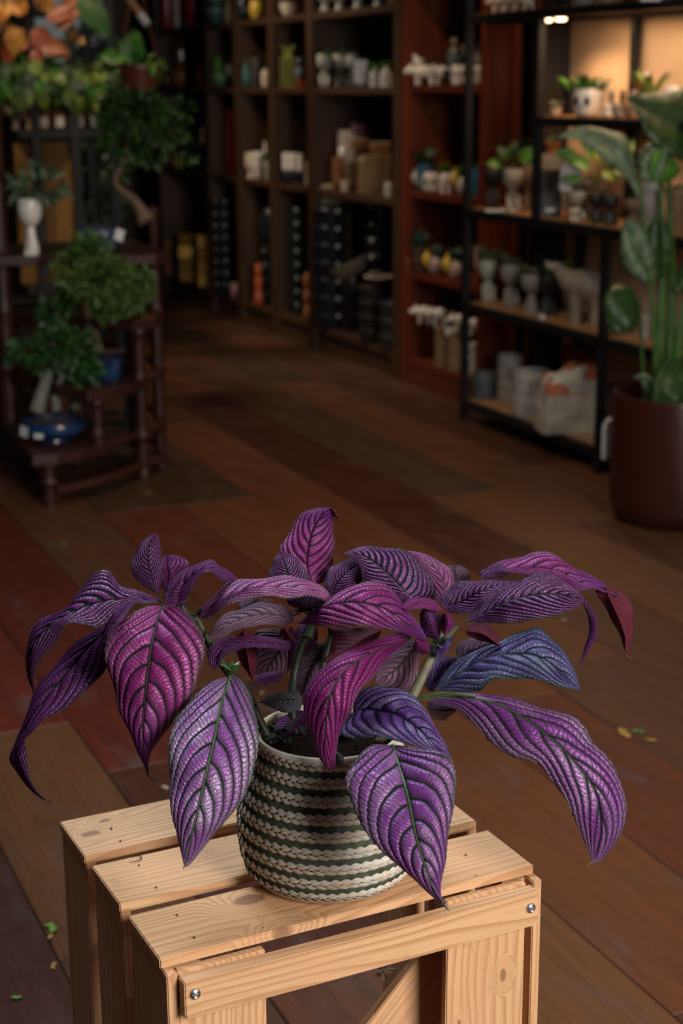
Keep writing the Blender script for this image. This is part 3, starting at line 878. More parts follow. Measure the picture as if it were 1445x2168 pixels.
leaf('B', 'deep', [(1222, 765), (1120, 805), (1010, 850), (910, 905), (840, 960), (780, 1060), (752, 1180), (742, 1310), (752, 1410), (782, 1500)],
     [(1150, 742), (1040, 775), (920, 830), (790, 900), (680, 980), (630, 1080), (640, 1200), (668, 1330), (702, 1420), (755, 1488)],
     [(1180, 805), (1070, 900), (1000, 1000), (920, 1080), (880, 1170), (832, 1270), (802, 1400), (797, 1475)],
     d=(-.01, -.07, -.10, -.11, -.105, -.10), da=.02, db=.012, nv=9, quilt=.0013, label='deep magenta leaf hanging in front of the stems', rib=(STEM_D, .9, .0008))
leaf('B', 'green', [(800, 1395), (825, 1430), (838, 1480)], [(785, 1420), (800, 1465)], [(838, 1420), (845, 1460)], d=(-.09, -.10), nu=40, nw=10, nv=5)
# ---- new shoots at the right node
leaf('C', 'mauve', [(330, 285), (320, 225), (308, 172)], [(262, 250), (254, 195), (285, 172)], [(385, 270), (400, 230), (360, 180)], d=(.06, .07), da=.004, db=.004, nv=5, label='pale lavender leaf behind')
leaf('C', 'magenta', [(478, 235), (620, 190), (740, 185), (880, 205), (1000, 265), (1110, 300), (1210, 345)],
     [(445, 215), (530, 165), (645, 140), (745, 100), (862, 125), (980, 195), (1110, 262), (1190, 310)],
     [(560, 215), (680, 225), (800, 245), (900, 275), (985, 322), (1070, 300), (1130, 320)], d=(.04, .03, .01, .0), da=.03, db=-.012, nv=10, label='magenta leaf arching far to the right')
leaf('C', 'maroon', [(1140, 292), (1175, 380), (1215, 470), (1245, 560), (1252, 645), (1292, 678)],
     [(1082, 302), (1122, 385), (1168, 462), (1212, 545), (1244, 630), (1268, 672)], [(1235, 318), (1280, 380), (1292, 470), (1285, 560), (1262, 635), (1278, 668)],
     d=(.0, -.005, .0), under=True, nu=80, nw=20, label='drooping leaf end showing its maroon underside')
leaf('C', 'dark', [(375, 478), (480, 432), (600, 372), (720, 338), (850, 328), (960, 342), (1022, 372)],
     [(440, 400), (540, 340), (640, 270), (760, 225), (880, 250), (970, 298), (1012, 340)],
     [(450, 486), (560, 492), (700, 482), (820, 462), (920, 432), (1000, 396)], d=(-.01, -.03, -.03, -.02), da=.025, db=-.012, nv=12, quilt=.0014, rib=(STEM_D, .8, .0007))
leaf('C', 'dusk', [(1015, 362), (1062, 440), (1076, 515), (1050, 605), (996, 714)], [(1022, 400), (1046, 470), (1046, 545), (1022, 630)],
     [(1060, 400), (1090, 470), (1096, 545), (1062, 610), (1018, 688)], d=(-.02, -.015), da=.006, db=.002, nu=70, nw=14)
leaf('C', 'dark', [(245, 395), (350, 372), (450, 318), (560, 278), (682, 260)], [(250, 330), (330, 272), (440, 258), (560, 260)],
     [(290, 430), (400, 438), (480, 385), (560, 325), (640, 285)], d=(-.02, -.04, -.04), da=.018, db=-.008, nv=12)
leaf('C', 'mauve', [(325, 690), (450, 625), (600, 578)], [(330, 605), (410, 568), (520, 566)], [(400, 690), (520, 645)], d=(.05, .05), da=.01, db=0)
leaf('C', 'maroon', [(375, 530), (470, 548), (562, 612)], [(400, 500), (480, 486), (542, 540)], [(400, 565), (480, 590)], d=(.01, .0), under=True)
leaf('C', 'violet', [(165, 850), (230, 780), (350, 700)], [(150, 800), (200, 690), (290, 670)], [(200, 860), (300, 830), (350, 760)], d=(.04, .05), da=.0, db=0, dome=.002)
leaf('C', 'blue', [(205, 855), (350, 755), (480, 680), (620, 655), (760, 665), (880, 740), (1000, 858)],
     [(250, 770), (340, 695), (470, 622), (600, 582), (700, 542), (780, 514), (862, 588), (922, 670), (982, 780)],
     [(330, 866), (460, 856), (530, 805), (620, 792), (740, 800), (880, 832)], d=(.02, .0, -.01, -.02), da=.03, db=-.015, label='blue-violet leaf with green veins', rib=(RIB_G, .5, .0008))
leaf('C', 'mauve', [(165, 950), (240, 965), (325, 965)], [(180, 920), (270, 932)], [(190, 1000), (240, 1022), (300, 990)], d=(.02, .01), nu=60, nw=16)
leaf('C', 'purple', [(150, 905), (300, 885), (440, 900), (560, 935), (700, 1010), (800, 1085), (900, 1170), (1000, 1280), (1080, 1400), (1110, 1520), (1110, 1660), (1072, 1800)],
     [(300, 868), (440, 872), (600, 900), (760, 950), (950, 985), (1022, 1060), (1056, 1140), (1150, 1230), (1220, 1340), (1250, 1480), (1230, 1600), (1170, 1720), (1110, 1788)],
     [(220, 935), (330, 960), (420, 1040), (520, 1150), (620, 1215), (760, 1252), (860, 1370), (930, 1470), (980, 1590), (1040, 1722), (1062, 1788)],
     d=(-.0, -.02, -.04, -.05, -.05, -.045), da=.018, db=.0, nv=12, label='long bright purple leaf sweeping down to the right', rib=(RIB_G, .75, .0012),
     petiole=(RIB_G, [(105, 906, -.002), (170, 880, -.006), (260, 872, -.012), (340, 878, -.018), (430, 890, -.022)], .0016))
leaf('D', 'purple', [(1072, 388), (1110, 500), (1150, 650), (1180, 800), (1215, 920), (1262, 1050), (1332, 1152)],
     [(960, 398), (890, 470), (856, 540), (880, 640), (930, 760), (1020, 870), (1100, 950), (1180, 1012), (1260, 1092)],
     [(1200, 400), (1300, 430), (1362, 480), (1366, 600), (1342, 750), (1320, 900), (1300, 1030), (1305, 1120)],
     d=(-.10, -.14, -.165, -.18, -.18), da=.014, db=.012, label='large purple leaf hanging in front of the pot', rib=(RIB_G, .95, .0016))
# shoot tips
leaf('B', 'deep', [(1160, 612), (1240, 588), (1320, 592), (1385, 630)], [(1190, 572), (1260, 555), (1340, 575)], [(1200, 622), (1280, 618), (1350, 628)], d=(-.03, -.03), da=.01, db=-.005, nu=60, nw=16)
leaf('B', 'dusk', [(1370, 790), (1325, 720), (1300, 650), (1290, 600)], [(1280, 760), (1262, 700), (1264, 640)], [(1372, 730), (1368, 660), (1340, 612)], d=(-.02, -.03), nu=60, nw=16)
leaf('B', 'deep', [(1395, 760), (1410, 690), (1400, 640)], [(1375, 720), (1372, 660)], [(1440, 720), (1440, 660)], d=(-.03, -.035), nu=50, nw=12, nv=5)
leaf('B', 'deep', [(1320, 850), (1270, 830), (1235, 785)], [(1300, 800), (1265, 775)], [(1280, 865), (1225, 840)], d=(-.02, -.03), nu=50, nw=12, nv=5)
leaf('B', 'violet', [(1350, 880), (1390, 830), (1440, 770)], [(1330, 840), (1400, 780)], [(1375, 880), (1425, 830)], d=(-.015, -.02), nu=50, nw=12, nv=5)
def buds(px, py, dd, n, rad, mat, seed):
    r_ = random.Random(seed); c = at_t(px, py, T0+dd)-POT_C
    mb = MB()
    for k in range(n):
        a = r_.uniform(0, 6.28); e = r_.uniform(.1, 1.2)
        d = (math.cos(a)*math.cos(e), math.sin(a)*math.cos(e), math.sin(e))
        mb.blade(Vector(c)+Vector(d)*rad*.2, d, (0, 0, 1) if e < 1 else (0, 1, 0), rad*r_.uniform(.8, 1.6), rad*.6, .3)
    return mb.build('bud', mat, plant)
buds(384, 1278, 0, 9, .008, LM['dusk'], 1)
buds(416, 1306, -.002, 8, .006, LM['violet'], 2)
buds(490, 1425, -.002, 10, .009, RIB_G, 3)
buds(925, 1366, -.006, 8, .008, STEM_G, 4)
buds(640, 1300, .02, 10, .010, LM['dusk'], 5)
buds(600, 1560, .0, 12, .014, LM['green'], 6)

def tail(mat, c, pts, r0=.0007):
    P = cr_spline([(*conv(c, [(x, y)])[0], dd) for x, y, dd in pts], 14)
    mb = MB(); mb.tube([at_t(x, y, T0+dd)-POT_C for x, y, dd in P], list(np.linspace(r0, r0*.25, 14)), 6)
    return mb.build('leaf_tip', mat, plant)
tail(LM['dusk'], 'A', [(255, 1662, .01), (272, 1666, .01), (278, 1674, .01), (270, 1682, .01), (258, 1678, .01)])
tail(LM['dusk'], 'A', [(800, 1480, -.03), (806, 1522, -.03), (825, 1542, -.03), (850, 1550, -.03), (862, 1560, -.03), (850, 1566, -.03)])
tail(STEM_P, 'C', [(1078, 1780, -.045), (1062, 1798, -.045), (1042, 1808, -.045), (1038, 1825, -.045)], .0011)
tail(STEM_P, 'C', [(1252, 630, .0), (1253, 655, .0), (1265, 672, .0), (1285, 678, .0), (1292, 668, .0)], .0006)
tail(STEM_P, 'D', [(1315, 1125, -.18), (1332, 1150, -.18), (1334, 1160, -.18)], .0012)
tail(STEM_P, 'D', [(125, 930, -.09), (112, 948, -.09), (104, 962, -.09)], .0016)

leaf('C', 'dark', [(625, 212), (540, 205), (455, 240)], [(570, 168), (490, 185)], [(560, 238), (500, 248)], d=(.02, .01), nu=60, nw=18)
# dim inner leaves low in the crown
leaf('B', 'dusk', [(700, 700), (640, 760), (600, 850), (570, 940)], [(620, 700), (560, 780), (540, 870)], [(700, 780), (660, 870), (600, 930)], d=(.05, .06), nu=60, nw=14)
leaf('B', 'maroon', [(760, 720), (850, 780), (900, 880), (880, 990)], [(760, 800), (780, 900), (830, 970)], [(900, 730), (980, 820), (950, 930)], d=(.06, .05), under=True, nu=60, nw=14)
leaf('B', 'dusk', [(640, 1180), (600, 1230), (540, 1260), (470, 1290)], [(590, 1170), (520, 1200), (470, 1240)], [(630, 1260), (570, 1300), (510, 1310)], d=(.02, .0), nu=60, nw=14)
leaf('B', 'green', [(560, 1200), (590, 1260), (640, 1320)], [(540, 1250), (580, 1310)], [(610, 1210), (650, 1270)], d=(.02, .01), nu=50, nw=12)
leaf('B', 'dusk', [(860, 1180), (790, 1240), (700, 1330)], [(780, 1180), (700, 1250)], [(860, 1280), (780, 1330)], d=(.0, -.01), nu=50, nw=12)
# ------------------------------------------------------------------ shop furniture
MAHOG = wood('dark_brown_shelving', (0.056, 0.026, 0.012), (0.036, 0.017, 0.008), (2, 40, 40), .5, .08)
REDW = wood('red_mahogany', (0.135, 0.026, 0.009), (0.085, 0.016, 0.006), (2, 30, 30), .42, .06)
STANDW = wood('dark_red_lacquered_wood', (0.042, 0.011, 0.008), (0.022, 0.007, 0.005), (6, 60, 60), .42, .05, spec=.4)
OAK = wood('oak_shelf_board', (0.44, 0.23, 0.10), (0.30, 0.15, 0.06), (2, 30, 30), .5, .08)
BLACKM = plain('black_metal', (0.012, 0.013, 0.014), .42, metal=.3, var=.1)

def slab(name, a0, a1, b0, b1, z0, z1, mat, parent=None, bev=.002):
    """a board given in room coordinates (a across, b along the aisle)"""
    mb = MB(); da, db, dz = (a1-a0)/2, (b1-b0)/2, (z1-z0)/2
    long_b = db >= dz
    L, Wd, T = (db, da, dz) if long_b else (dz, da, db)
    mb.box(-L, L, -Wd, Wd, -T, T, b=bev)
    o = mb.build(name, mat, parent, sharp=50)
    c = rm((a0+a1)/2, (b0+b1)/2, (z0+z1)/2)
    if long_b:
        Mx = Matrix(((DV[0], -NV[0], 0, 0), (DV[1], -NV[1], 0, 0), (0, 0, 1, 0), (0, 0, 0, 1)))
    else:
        Mx = Matrix(((0, -NV[0], DV[0], 0), (0, -NV[1], DV[1], 0), (1, 0, 0, 0), (0, 0, 0, 1)))
    Mx.translation = Vector(c)
    if parent is not None:
        bpy.context.view_layer.update()
        Mx = parent.matrix_world.inverted() @ Mx
    o.matrix_local = Mx
    return o

def bookcase():
    r = empty('bookcase', rm(3.2, 8.5, 0), 0, 'tall dark brown bookcase of many bays along the right wall', 'bookcase')
    A0, A1, TH = 3.04, 3.40, .075
    div = [6.295, 7.26, 7.765, 8.27, 8.76, 9.70, 10.75]
    for d in div: slab('divider', A0, A1, d-TH/2, d+TH/2, 0, 2.3, MAHOG, r)
    slab('back_panel', A1-.012, A1, div[0], div[-1], .05, 2.3, MAHOG, r)
    for i in range(len(div)-1):
        b0, b1 = div[i]+TH/2, div[i+1]-TH/2
        for z in (.115, .785, 1.255, 1.595, 2.0, 2.3):
            slab('shelf', A0+.004, A1-.014, b0, b1, z-.032, z, MAHOG, r)
        slab('plinth', A0+.02, A0+.04, b0, b1, 0, .083, MAHOG, r)
bookcase()
def red_case():
    r = empty('bookcase', rm(3.2, 5.8, 0), 0, 'red mahogany bookcase behind the black metal rack', 'bookcase')
    A0, A1 = 3.04, 3.38
    slab('side_panel', A0, A1, 6.165, 6.25, 0, 2.3, REDW, r)
    slab('side_panel', A0, A1, 5.52, 5.565, 0, 2.3, REDW, r)
    slab('side_panel', A0+.0, 3.17, 5.10, 5.13, 0, 2.3, plain('shaded_side_board', (0.008, 0.005, 0.004), .7), r)  # near-black colour paints in the shade on this unlit outer side
    slab('back_panel', A1-.012, A1, 5.565, 6.165, .05, 2.3, REDW, r)
    slab('back_panel', 3.158, 3.17, 5.13, 5.52, .05, 2.3, REDW, r)
    for z in (.110, .490, .832, 1.262, 1.66, 2.0, 2.3):
        slab('shelf', A0+.003, A1-.014, 5.567, 6.163, z-.03, z, REDW, r)
    slab('plinth', A0+.008, A0+.03, 5.567, 6.163, 0, .08, REDW, r)
    slab('plinth', A0+.008, A0+.03, 5.13, 5.52, 0, .08, REDW, r)
red_case()
RACK = None
def metal_rack():
    global RACK
    r = RACK = empty('display_rack', rm(3.0, 4.6, 0), 0, 'black metal rack with oak shelves full of planters', 'display rack')
    F, B = 2.884, 3.125
    def post(a, b, z0, z1, w=.028): slab('post', a-w/2, a+w/2, b-w/2, b+w/2, z0, z1, BLACKM, r)
    post(F, 5.365, 0, 2.2); post(F, 4.41, 0, .80); post(F, 4.86, .80, 1.50); post(F, 3.55, 0, 2.2)
    post(B, 5.365, 0, 2.2); post(B, 4.95, 0, .80); post(B, 4.65, .80, 1.50); post(B, 3.55, 0, 2.2)
    for z, b1 in ((.088, 5.365), (.463, 5.365), (.818, 5.365), (1.160, 4.86), (1.512, 5.365)):
        slab('shelf_board', F+.012, B-.012, 3.56, b1-.014, z-.020, z, OAK, r)
        for a in (F, B):
            slab('rail', a-.014, a+.014, 3.55, b1, z-.034, z-.004, BLACKM, r)
        for b in (3.55, b1):
            slab('end_rail', F, B, b-.012, b+.012, z-.034, z-.006, BLACKM, r)
    slab('cross_rail', F, B, 4.40, 4.43, 1.126, 1.156, BLACKM, r)
metal_rack()
LAMP_E = plain('lamp_glow', (1, .8, .6), .5, emit=((1.0, .62, .34), 5))
for i, (b, a) in enumerate(((4.93, 2.95), (4.84, 2.95))):
    p = rm(a, b, 1.490)
    r = empty('shelf_lamp', p, 0, ['small warm puck lamp under the rack shelf, left one', 'small warm puck lamp under the rack shelf, right of its twin'][i], 'lamp', 'puck lamps under the rack shelf')
    m_ = MB(); m_.lathe([(.020, 0), (.022, -.004), (.022, -.0115)][::-1], n=20); m_.build('housing', BLACKM, r)
    m_ = MB(); m_.lathe([(.0005, -.020), (.014, -.019), (.019, -.014), (.019, -.011)], n=20); m_.build('diffuser', LAMP_E, r)
    spot_light('puck_lamp_light', rm(a, b, 1.462), rm(3.02, b-.1, .9), 2.2, (1, .62, .34), 130, .7, .02)
la = area_light('rack_strip_light', rm(2.99, 4.32, 1.474), rm(3.06, 4.32, .9), .95, .03, 1.7, (1, .68, .42))
la.rotation_euler = (0, 0, YAW + math.pi/2)
spot_light('rack_lamp_light', rm(3.0, 4.55, 1.11), rm(3.0, 4.55, .6), .7, (1, .62, .34), 150, .6, .03)
spot_light('ceiling_spot_light', rm(2.0, 5.2, 2.8), rm(3.2, 5.75, 1.35), 34, (1, .72, .48), 46, .8, .06)
spot_light('ceiling_spot_light', rm(1.7, 7.6, 2.8), rm(3.05, 7.4, 1.1), 85, (1, .80, .62), 75, .9, .06)
spot_light('ceiling_spot_light', rm(1.6, 3.9, 2.8), rm(2.3, 4.6, .0), 30, (1, .74, .50), 70, .9, .10)
spot_light('ceiling_spot_light', rm(1.6, 6.6, 2.8), rm(2.4, 6.6, .0), 34, (1, .78, .56), 80, .9, .10)
spot_light('ceiling_spot_light', rm(0.9, 6.3, 2.7), rm(1.55, 7.3, 1.45), 30, (1, .74, .42), 55, .9, .05)

spot_light('grow_lamp_light', at_t(5, -130, 6.7), at_t(28, 30, 6.95), 5, (1, .68, .34), 40, .8, .04)
# back window
WINM = plain('window_daylight', (.3, .35, .36), .5, emit=((.66, .76, .76), .055))
def onb(px, py, b):
    d = ray(px, py); P = C0 + d*(b/(d @ DV)); return P @ NV, P[2]
wa0, wz0 = onb(70, 175, 11.96); wa1, _ = onb(300, 175, 11.96)
wr = empty('window_1', rm((wa0+wa1)/2, 11.95, 1.2)); wr['kind'] = 'structure'
slab('pane', wa0, wa1, 11.955, 11.965, wz0, 2.5, WINM, wr)
for f in (0, .5, 1): slab('window_frame', wa0+(wa1-wa0)*f-.03, wa0+(wa1-wa0)*f+.03, 11.92, 11.97, wz0, 2.5, BLACKM, wr)
slab('window_frame', wa0, wa1, 11.92, 11.97, wz0-.05, wz0, BLACKM, wr)

# ---- tiered plant stand
def plant_stand():
    r = empty('plant_stand', rm(1.35, 5.1, 0), 0, 'dark red lacquered stepped plant stand carrying bonsai trees', 'plant stand')
    base = Vector([float(c) for c in rm(1.35, 5.1, 0)])
    def P(a, b, z): return tuple(Vector([float(c) for c in rm(a, b, z)]) - base)
    def poly(name, pts, z, th=.034):
        n = len(pts); mb = MB()
        # rounded outline
        vs = [P(a, b, z-th) for a, b in pts] + [P(a, b, z) for a, b in pts]
        fs = [tuple(range(n))[::-1], tuple(range(n, 2*n))] + [(i, (i+1) % n, n+(i+1) % n, n+i) for i in range(n)]
        mb.add(vs, fs)
        o = mb.build(name, STANDW, r, smooth=False)
        bv = o.modifiers.new('bevel', 'BEVEL'); bv.width = .004; bv.segments = 2
    def rail(pts, w=.018, name='rail'):
        mb = MB(); q = cr_spline([(a, b, z) for a, b, z in pts], 10) if len(pts) > 2 else np.array(pts)
        mb.tube([P(*p) for p in q], w, 8); mb.build(name, STANDW, r)
    def leg(a, b, z0, z1, rad=.020, nodes=()):
        prof = []; k = 60
        for i in range(k+1):
            z = z0+(z1-z0)*i/k
            q = rad*.92
            for nz in nodes: q = max(q, rad*1.28*math.exp(-((z-nz)/.022)**2), rad*1.05*math.exp(-((z-nz)/.05)**2))
            e = min(z-z0, z1-z)
            if e < .03: q = max(q, rad*1.15)
            prof.append((q, z))
        mb = MB(); x, y, _ = P(a, b, 0); mb.lathe(prof, (x, y, 0), 14); mb.build('leg', STANDW, r)
    t1 = [(1.05, 4.74), (1.13, 4.735), (1.21, 4.755), (1.31, 4.82), (1.33, 5.35), (1.07, 5.32)]
    t2 = [(1.25, 4.80), (1.34, 4.83), (1.42, 4.88), (1.50, 4.97), (1.56, 5.32), (1.09, 5.36), (1.10, 5.20)]
    t3 = [(1.14, 5.28), (1.30, 5.10), (1.45, 4.95), (1.53, 4.98), (1.60, 5.10), (1.62, 5.55), (1.10, 5.60)]
    t4 = [(1.02, 5.20), (1.20, 5.16), (1.34, 5.10), (1.46, 5.03), (1.56, 5.03), (1.615, 5.08), (1.64, 5.60), (1.04, 5.62)]
    poly('tier', t1, .168); poly('tier', t2, .342); poly('tier', t3, .532); poly('tier', t4, .735)
    leg(1.105, 4.765, 0, .152, .024, (.075,))
    leg(1.285, 4.835, .168, .326, .020, (.20, .30))
    leg(1.474, 4.985, 0, .516, .024, (.145, .335, .49))
    leg(1.575, 5.11, 0, .719, .023, (.15, .335, .535, .70))
    leg(1.10, 5.26, 0, 1.20, .034, (.17, .36, .55, .74, 1.0, 1.19))
    leg(1.60, 5.50, 0, .719, .022, (.15, .34, .53))
    leg(1.12, 5.56, 0, .719, .022, (.15, .34, .53))
    leg(1.33, 5.30, 0, .326, .018, (.15,))
    for z in (.045,):
        rail([(1.12, 4.76, z), (1.30, 4.84, z), (1.474, 4.985, z)]); rail([(1.105, 4.77, z), (1.10, 5.26, z)])
    for z in (.05, .165, .340, .530):
        rail([(1.474, 4.985, z), (1.545, 5.03, z), (1.575, 5.11, z)], .019)
        rail([(1.575, 5.11, z), (1.605, 5.3, z), (1.60, 5.50, z)], .012)
    rail([(1.285, 4.83, .155), (1.38, 4.90, .155), (1.474, 4.985, .155)], .012)
    rail([(1.12, 5.56, .34), (1.60, 5.50, .34)], .012); rail([(1.12, 5.56, .53), (1.60, 5.50, .53)], .012)
plant_stand()

# low dark green metal stand behind it
def low_stand():
    r = empty('metal_stand', at_z(255, 905, 0), 0, 'low dark green metal stand behind the stepped stand', 'stand')
    g = plain('dark_green_metal', (0.012, 0.022, 0.018), .4, metal=.3)
    mb = {}
    for x in (-.12, .035):
        for y in (-.06, .14):
            m_ = MB(); m_.box(x-.008, x+.008, y-.008, y+.008, 0, .46); m_.build('leg', g, r)
    for z in (.02, .13, .45):
        m_ = MB(); m_.box(-.12, .035, -.066, -.054, z, z+.014); m_.box(-.12, .035, .134, .146, z, z+.014)
        m_.box(-.126, -.114, -.06, .14, z, z+.014); m_.box(.03, .042, -.06, .14, z, z+.014); m_.build('rail', g, r)
low_stand()

# black rack at the far left
def far_rack():
    r = empty('display_rack', rm(1.9, 7.7, 0), 0, 'black rack at the left holding trailing plants in small pots', 'display rack')
    F, Bk = 7.5, 7.9
    def post(a, b): slab('post', a-.02, a+.02, b-.02, b+.02, 0, 2.3, BLACKM, r)
    for px in (75, 157, 238):
        a, _ = onb(px, 275, F); post(a, F)
    a0, z0 = onb(40, 276, F); a1, _ = onb(238, 276, F)
    post(a0+.05, Bk); post(a1, Bk)
    for z in (.35, z0, 1.62): slab('shelf_board', a0, a1, F, Bk, z-.035, z, BLACKM, r)
    return a0, a1, z0
FR = far_rack()
# ------------------------------------------------------------------ plants of the shop
def leafy(name, cols, rough=.45, var=.5):
    t = NT(name)
    co = t.n('ShaderNodeTexCoord').outputs['Object']
    f = t.step(t.noise(co, 22, 3), .35, .65)
    f2 = t.step(t.noise(co, 140, 2), .5, .7, 0, .35)
    c = t.mix(f, cols[0], cols[1])
    if len(cols) > 2: c = t.mix(f2, c, cols[2])
    t.b(Base_Color=c, Roughness=rough)
    t.bsdf.inputs['Specular IOR Level'].default_value = .35
    _mats[name] = t.mat
    return t.mat
G = {
 'bonsai': leafy('bonsai_leaves', [(0.035, 0.085, 0.012), (0.060, 0.11, 0.016)]),
 'bonsai_glossy': leafy('glossy_bonsai_leaves', [(0.012, 0.045, 0.010), (0.030, 0.085, 0.016), (.10, .17, .06)], .3),
 'dark': leafy('dark_leaves', [(0.012, 0.034, 0.008), (0.03, 0.078, 0.014)]),
 'lime': leafy('lime_variegated_leaves', [(0.07, 0.14, 0.015), (0.19, 0.26, 0.045), (.36, .38, .14)]),
 'green': leafy('bright_green_leaves', [(0.035, 0.12, 0.012), (0.065, 0.19, 0.02)]),
 'olive': leafy('silver_green_leaves', [(0.05, 0.085, 0.045), (0.13, 0.18, 0.10)]),
 'bronze': leafy('bronze_leaves', [(0.20, 0.065, 0.020), (0.32, 0.17, 0.035), (.30, .22, .05)]),
 'rust': leafy('rust_leaves', [(0.16, 0.035, 0.018), (0.24, 0.07, 0.03)]),
 'succ': leafy('succulent', [(0.035, 0.075, 0.055), (0.08, 0.13, 0.10)]),
 'banana': leafy('broad_tropical_leaf', [(0.013, 0.035, 0.007), (0.022, 0.055, 0.010), (.05, .075, .025)], .4),
 'stalk': leafy('tropical_stalk', [(0.022, 0.065, 0.006), (0.04, 0.10, 0.01)], .4),
}
BARK = plain('bonsai_bark', (0.13, 0.085, 0.055), .85, var=.4, scale=90, bump=.6)
BARKG = plain('grey_bark', (0.16, 0.15, 0.12), .9, var=.4, scale=90, bump=.6)

def scatter(mb, cx, cy, rx, ry, t, dt, n, L, W, seed, droop=.3, dirmode='out', base=(0, 0, 0), jit=.5):
    """n leaves inside an ellipsoid seen at (cx,cy), semi-axes rx,ry pixels, depth t +- dt; L,W in pixels"""
    r_ = random.Random(seed); c = at_t(cx, cy, t); s = t/F_PX
    right = Vector(RT); up = Vector((0, 0, 1)); fw = Vector((FW[0], FW[1], 0)).normalized()
    for k in range(n):
        while True:
            x, y, z = (r_.uniform(-1, 1) for _ in range(3))
            q = x*x+y*y+z*z
            if q < 1 and q > .12: break
        p = Vector(c) + right*x*rx*s + up*y*ry*s + fw*z*dt - Vector(base)
        d = (right*x + up*y + fw*z)
        if dirmode == 'up': d = right*x*.5 + up*1.2 + fw*z*.5
        if dirmode == 'down': d = right*x*.6 - up*.9 + fw*z*.5
        d = d.normalized() + Vector([r_.uniform(-1, 1) for _ in range(3)])*jit
        l = L*s*r_.uniform(.6, 1.25)
        nrm = Vector((r_.uniform(-.5, .5), r_.uniform(-1.2, .2), r_.uniform(.3, 1.2)))
        mb.blade(p, d, nrm, l, W*s*r_.uniform(.7, 1.2), droop*r_.uniform(.2, 1.5))
    return mb

def rel(o, p): return Vector([float(c) for c in p]) - o.location

# ---- bonsai trees
def bonsai(px, py, z, label, pot, trunk, crowns, mat, bark, soil=True, tags=(), fwd=0.0):
    base = at_z(px, py, z) if not isinstance(z, tuple) else rm(*z)
    r = empty('bonsai_tree', base, 0, label, 'bonsai', 'bonsai trees on the stepped stand')
    u = mpp(base); t = float((base-C0) @ FW)
    pw, ph, col, foot = pot
    W = pw*u/2; Hh = ph*u
    mb = MB()
    if foot == 'rect':
        for z0, z1, w0, w1 in ((.08, 1, .86, 1.0),):
            n = 28; vs = []; 
            prof = [(.80, .0), (.86, .10), (.93, .55), (.97, .86), (1.03, .90), (1.03, 1.0), (.95, 1.0), (.93, .82)]
            rings = []
            for rr, zz in prof:
                ring = []
                for k in range(n):
                    a = 2*math.pi*(k+.5)/n
                    cx_ = math.copysign(abs(math.cos(a))**.35, math.cos(a)); sy_ = math.copysign(abs(math.sin(a))**.35, math.sin(a))
                    ring.append((cx_*W*rr, sy_*W*.72*rr, zz*Hh))
                rings.append(ring)
            vs = [p for rg in rings for p in rg]; fs = []
            for i in range(len(prof)-1):
                for k in range(n): k2 = (k+1) % n; fs.append((i*n+k, i*n+k2, (i+1)*n+k2, (i+1)*n+k))
            fs.append(tuple(reversed(range(n)))); fs.append(tuple(range((len(prof)-1)*n, len(prof)*n)))
            mb.add(vs, fs)
    else:
        mb.lathe([(.45*W, 0), (.5*W, .04*Hh), (.48*W, .14*Hh), (.80*W, .26*Hh), (1.0*W, .55*Hh), (1.02*W, .80*Hh), (.93*W, .93*Hh), (.97*W, 1.0*Hh), (.90*W, 1.0*Hh), (.86*W, .86*Hh)], n=32, sy=.85)
    po = mb.build('pot', col, r)
    sm = MB(); sm.lathe([(.88*W, .84*Hh), (.5*W, .98*Hh), (.001, 1.02*Hh)], n=20, sy=.7, close=False)
    sm.build('soil', plain('bonsai_soil', (0.03, 0.018, 0.01), .95, scale=150, bump=.5), r)
    for k, (fx, fz, w_, h_, ry_) in enumerate(tags):
        tg = MB(); tg.box(-w_*u/2, w_*u/2, -.0006, .0006, -h_*u/2, h_*u/2)
        o = tg.build('tag_or_glint', plain('white_paper', (0.62, 0.62, 0.60), .8, var=.03), po, smooth=False)
        yy = -math.sqrt(max(0, 1-fx*fx))*W*(.88 if foot != 'rect' else .80)
        o.location = (fx*W, yy-.004 if foot != 'rect' else -W*.72*1.04-.003, fz*Hh); o.rotation_euler = (0, ry_, fx*.9 if foot != 'rect' else 0)
    tr = MB()
    for pts, rad in trunk:
        P_ = cr_spline([(x, y, dd) for x, y, dd in pts], 14)
        rr = np.interp(np.linspace(0, 1, 14), np.linspace(0, 1, len(rad)), rad)
        tr.tube([rel(r, at_t(x, y, t+dd)) for x, y, dd in P_], [q*u for q in rr], 10)
    tr.build('trunk', bark, r)
    fo = MB()
    for i, (x, y, rx, ry, n, L, Wl) in enumerate(crowns):
        scatter(fo, x, y, rx, ry, t - fwd, max(rx, ry)*u*.9, n, L, Wl, 17*i+int(px), .3, base=r.location)
    fo.build('foliage', mat, r)
    return r
NAVY = plain('navy_glaze', (0.026, 0.042, 0.095), .22, var=.4, scale=15, spec=.6)
BLUE = plain('blue_glaze', (0.010, 0.030, 0.085), .22, var=.4, scale=15, spec=.6)
